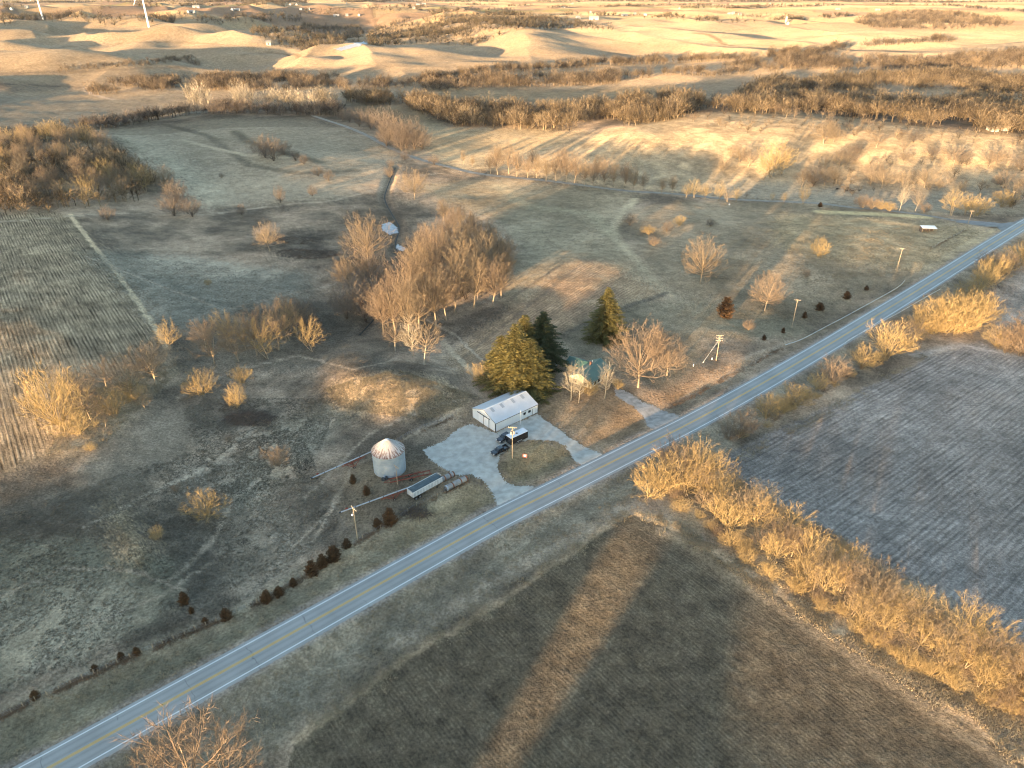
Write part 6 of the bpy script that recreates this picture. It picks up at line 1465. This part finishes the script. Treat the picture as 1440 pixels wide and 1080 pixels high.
turbine((209.5, 38), -18, R(180 + 30), 'white wind turbine on the hill, the nearer of the two')
turbine((60.7, 27.3), -20, R(180 + 26), 'white wind turbine farther off at the left, behind the hills')
# ------------------------------------------------------------------ distant farms
FW = mat('farm_white', (.33, .32, .30), .7, var=.1, scale=.3); FR = mat('farm_roof_grey', (.2, .19, .18), .7, var=.2, scale=.3); FWR = mat('farm_roof_white', (.30, .29, .27), .6, var=.1, scale=.3)
def farm_building(px, L_, W, H, rise, name, label, group, roofm, rz):
    g = ground([px])[0]; t = thing(name, label, 'barn' if name == 'barn' else 'house', (g[0], g[1], g[2]), rz, group); x, y = L_ / 2, W / 2
    m = MB(); m.v = [(-x, -y, -1), (x, -y, -1), (x, y, -1), (-x, y, -1), (-x, -y, H), (x, -y, H), (x, y, H), (-x, y, H), (-x, 0, H + rise), (x, 0, H + rise)]
    m.f = [(0, 1, 5, 4), (2, 3, 7, 6), (1, 2, 6, 9, 5), (3, 0, 4, 8, 7)]; m.build('wall', FW, t)
    r = MB(); sl = rise / y
    for s in (-1, 1): r.quad((-x - .5, s * (y + .5), H - .5 * sl + .05), (x + .5, s * (y + .5), H - .5 * sl + .05), (x + .5, 0, H + rise + .05), (-x - .5, 0, H + rise + .05), .2 * -s)
    r.build('roof', roofm, t)
    d = MB().box((0, -y - .05, 0), (L_ * .22, .12, min(H * .8, 3.6))).build('door', DARK, t)
FARMS = [(6, 24, 2), (17, 14, 1), (38, 11, 1), (276, 11, 2), (270, 18, 2), (265, 18, 1), (333, 15, 2), (327, 15, 1), (423, 14, 2), (434, 14, 1), (473, 23, 2), (408, 7, 2), (417, 7, 2), (487, 5, 1), (488, 22.5, 1), (505, 22.5, 1), (588, 7, 2), (596, 6, 2), (582, 12, 1), (830, 18, 1), (878, 22.5, 2), (893, 20.5, 1), (907, 21.5, 2), (813, 26, 2), (805, 6, 1), (792, 11, 2), (955, 13, 1), (1027, 20, 2), (1031, 19, 1), (1040, 21, 1), (1107, 34.5, 1), (1178, 13.5, 2), (1083, 6, 1), (1234, 14.5, 2), (1350, 3, 2), (1358, 3, 2), (1370, 2.5, 1), (378, 63, 1), (1395, 184, 0), (1408, 183, 0)]
for u, v, k in FARMS:
    rz = random.choice([0, R(90), R(12), R(102)])
    if k == 0: farm_building((u, v), 9, 6, 3, 1.6, 'farmhouse', 'small white house at the right edge of the valley wood', 'houses at the valley wood', FWR, rz)
    elif k == 1: farm_building((u, v), 9, 7, 4.5, 3, 'farmhouse', 'tiny white farmhouse far away on the plain', 'distant farmhouses', FR, rz)
    else: farm_building((u, v), 19, 9, 3.6, 2.6, 'barn', 'tiny white barn far away on the plain', 'distant barns', FWR, rz)
farm_building((835, 28), 24, 12, 5, 4, 'barn', 'white barn standing alone on the edge of the ridge wood', None, FWR, 0)
def silo(px):
    g = ground([px])[0]; t = thing('silo', 'tall pale silo with domed top among trees on the bright ridge', 'silo', (g[0], g[1], g[2]))
    MB().lathe([(3, -1), (3, 15)], n=20).build('wall', FW, t, smooth=True); MB().lathe([(3.1, 15), (2.6, 16.8), (1.4, 17.9), (0, 18.2)], n=20).build('dome', STEEL, t, smooth=True)
silo((1105, 33))
# ------------------------------------------------------------------ light, air, camera
def build_light():
    w = bpy.data.worlds.new('World'); S.world = w; w.use_nodes = True
    nt = w.node_tree; bg = nt.nodes['Background']
    sky = nt.nodes.new('ShaderNodeTexSky'); sky.sky_type = 'NISHITA'; sky.sun_disc = False
    sky.sun_elevation = SUN_EL; sky.sun_rotation = SUN_AZ + math.pi
    sky.air_density = 1.0; sky.dust_density = .7; sky.ozone_density = 1.5; sky.altitude = 250
    nt.links.new(sky.outputs[0], bg.inputs[0]); bg.inputs[1].default_value = SKY
    ld = bpy.data.lights.new('sun', 'SUN'); ld.energy = SUN; ld.angle = R(.53); ld.color = (1.0, .68, .37)
    lo = bpy.data.objects.new('sun', ld); COL.objects.link(lo)
    d = Vector((TX * math.cos(SUN_EL), TY * math.cos(SUN_EL), -math.sin(SUN_EL)))
    lo.rotation_euler = d.to_track_quat('-Z', 'Y').to_euler(); lo.location = (-200, -300, 200)
SKY, SUN = .15, 3.0
build_light()
def build_haze():
    m = bpy.data.materials.new('pale_air'); m.use_nodes = True; nt = m.node_tree; nt.nodes.remove(nt.nodes['Principled BSDF'])
    v = nt.nodes.new('ShaderNodeVolumePrincipled'); v.inputs['Color'].default_value = (.86, .9, 1, 1); v.inputs['Density'].default_value = HAZE; v.inputs['Anisotropy'].default_value = .2
    nt.links.new(v.outputs[0], nt.nodes['Material Output'].inputs['Volume'])
    o = MB().box((0, 0, -90), (42000, 42000, 280)).build('haze', m); tag(o, 'thin pale winter haze over the whole farmland', 'haze', kind='stuff')
HAZE = 1.3e-5
if HAZE: build_haze()
cd = bpy.data.cameras.new('camera'); co = bpy.data.objects.new('camera', cd); COL.objects.link(co)
cd.sensor_width = 36; cd.lens = 36 * FPX / 1440; cd.clip_start = 1; cd.clip_end = 100000
co.location = (0, 0, CAMH); co.rotation_euler = (math.pi / 2 - PITCH, 0, 0)
S.camera = co
S.view_settings.view_transform = 'Standard'; S.view_settings.look = 'None'; S.view_settings.gamma = 1
S.view_settings.exposure = EXPO if 'EXPO' in globals() else 3.1
S.cycles.use_denoising = True; S.cycles.denoiser = 'OPENIMAGEDENOISE'; S.cycles.denoising_prefilter = 'ACCURATE'; S.cycles.denoising_input_passes = 'RGB_ALBEDO_NORMAL'; S.cycles.sample_clamp_indirect = 4
S.cycles.max_bounces = 4; S.cycles.diffuse_bounces = 2; S.cycles.glossy_bounces = 2; S.cycles.use_adaptive_sampling = True; S.cycles.adaptive_threshold = .015
S.cycles.pixel_filter_type = 'BLACKMAN_HARRIS'; S.cycles.filter_width = 1.15
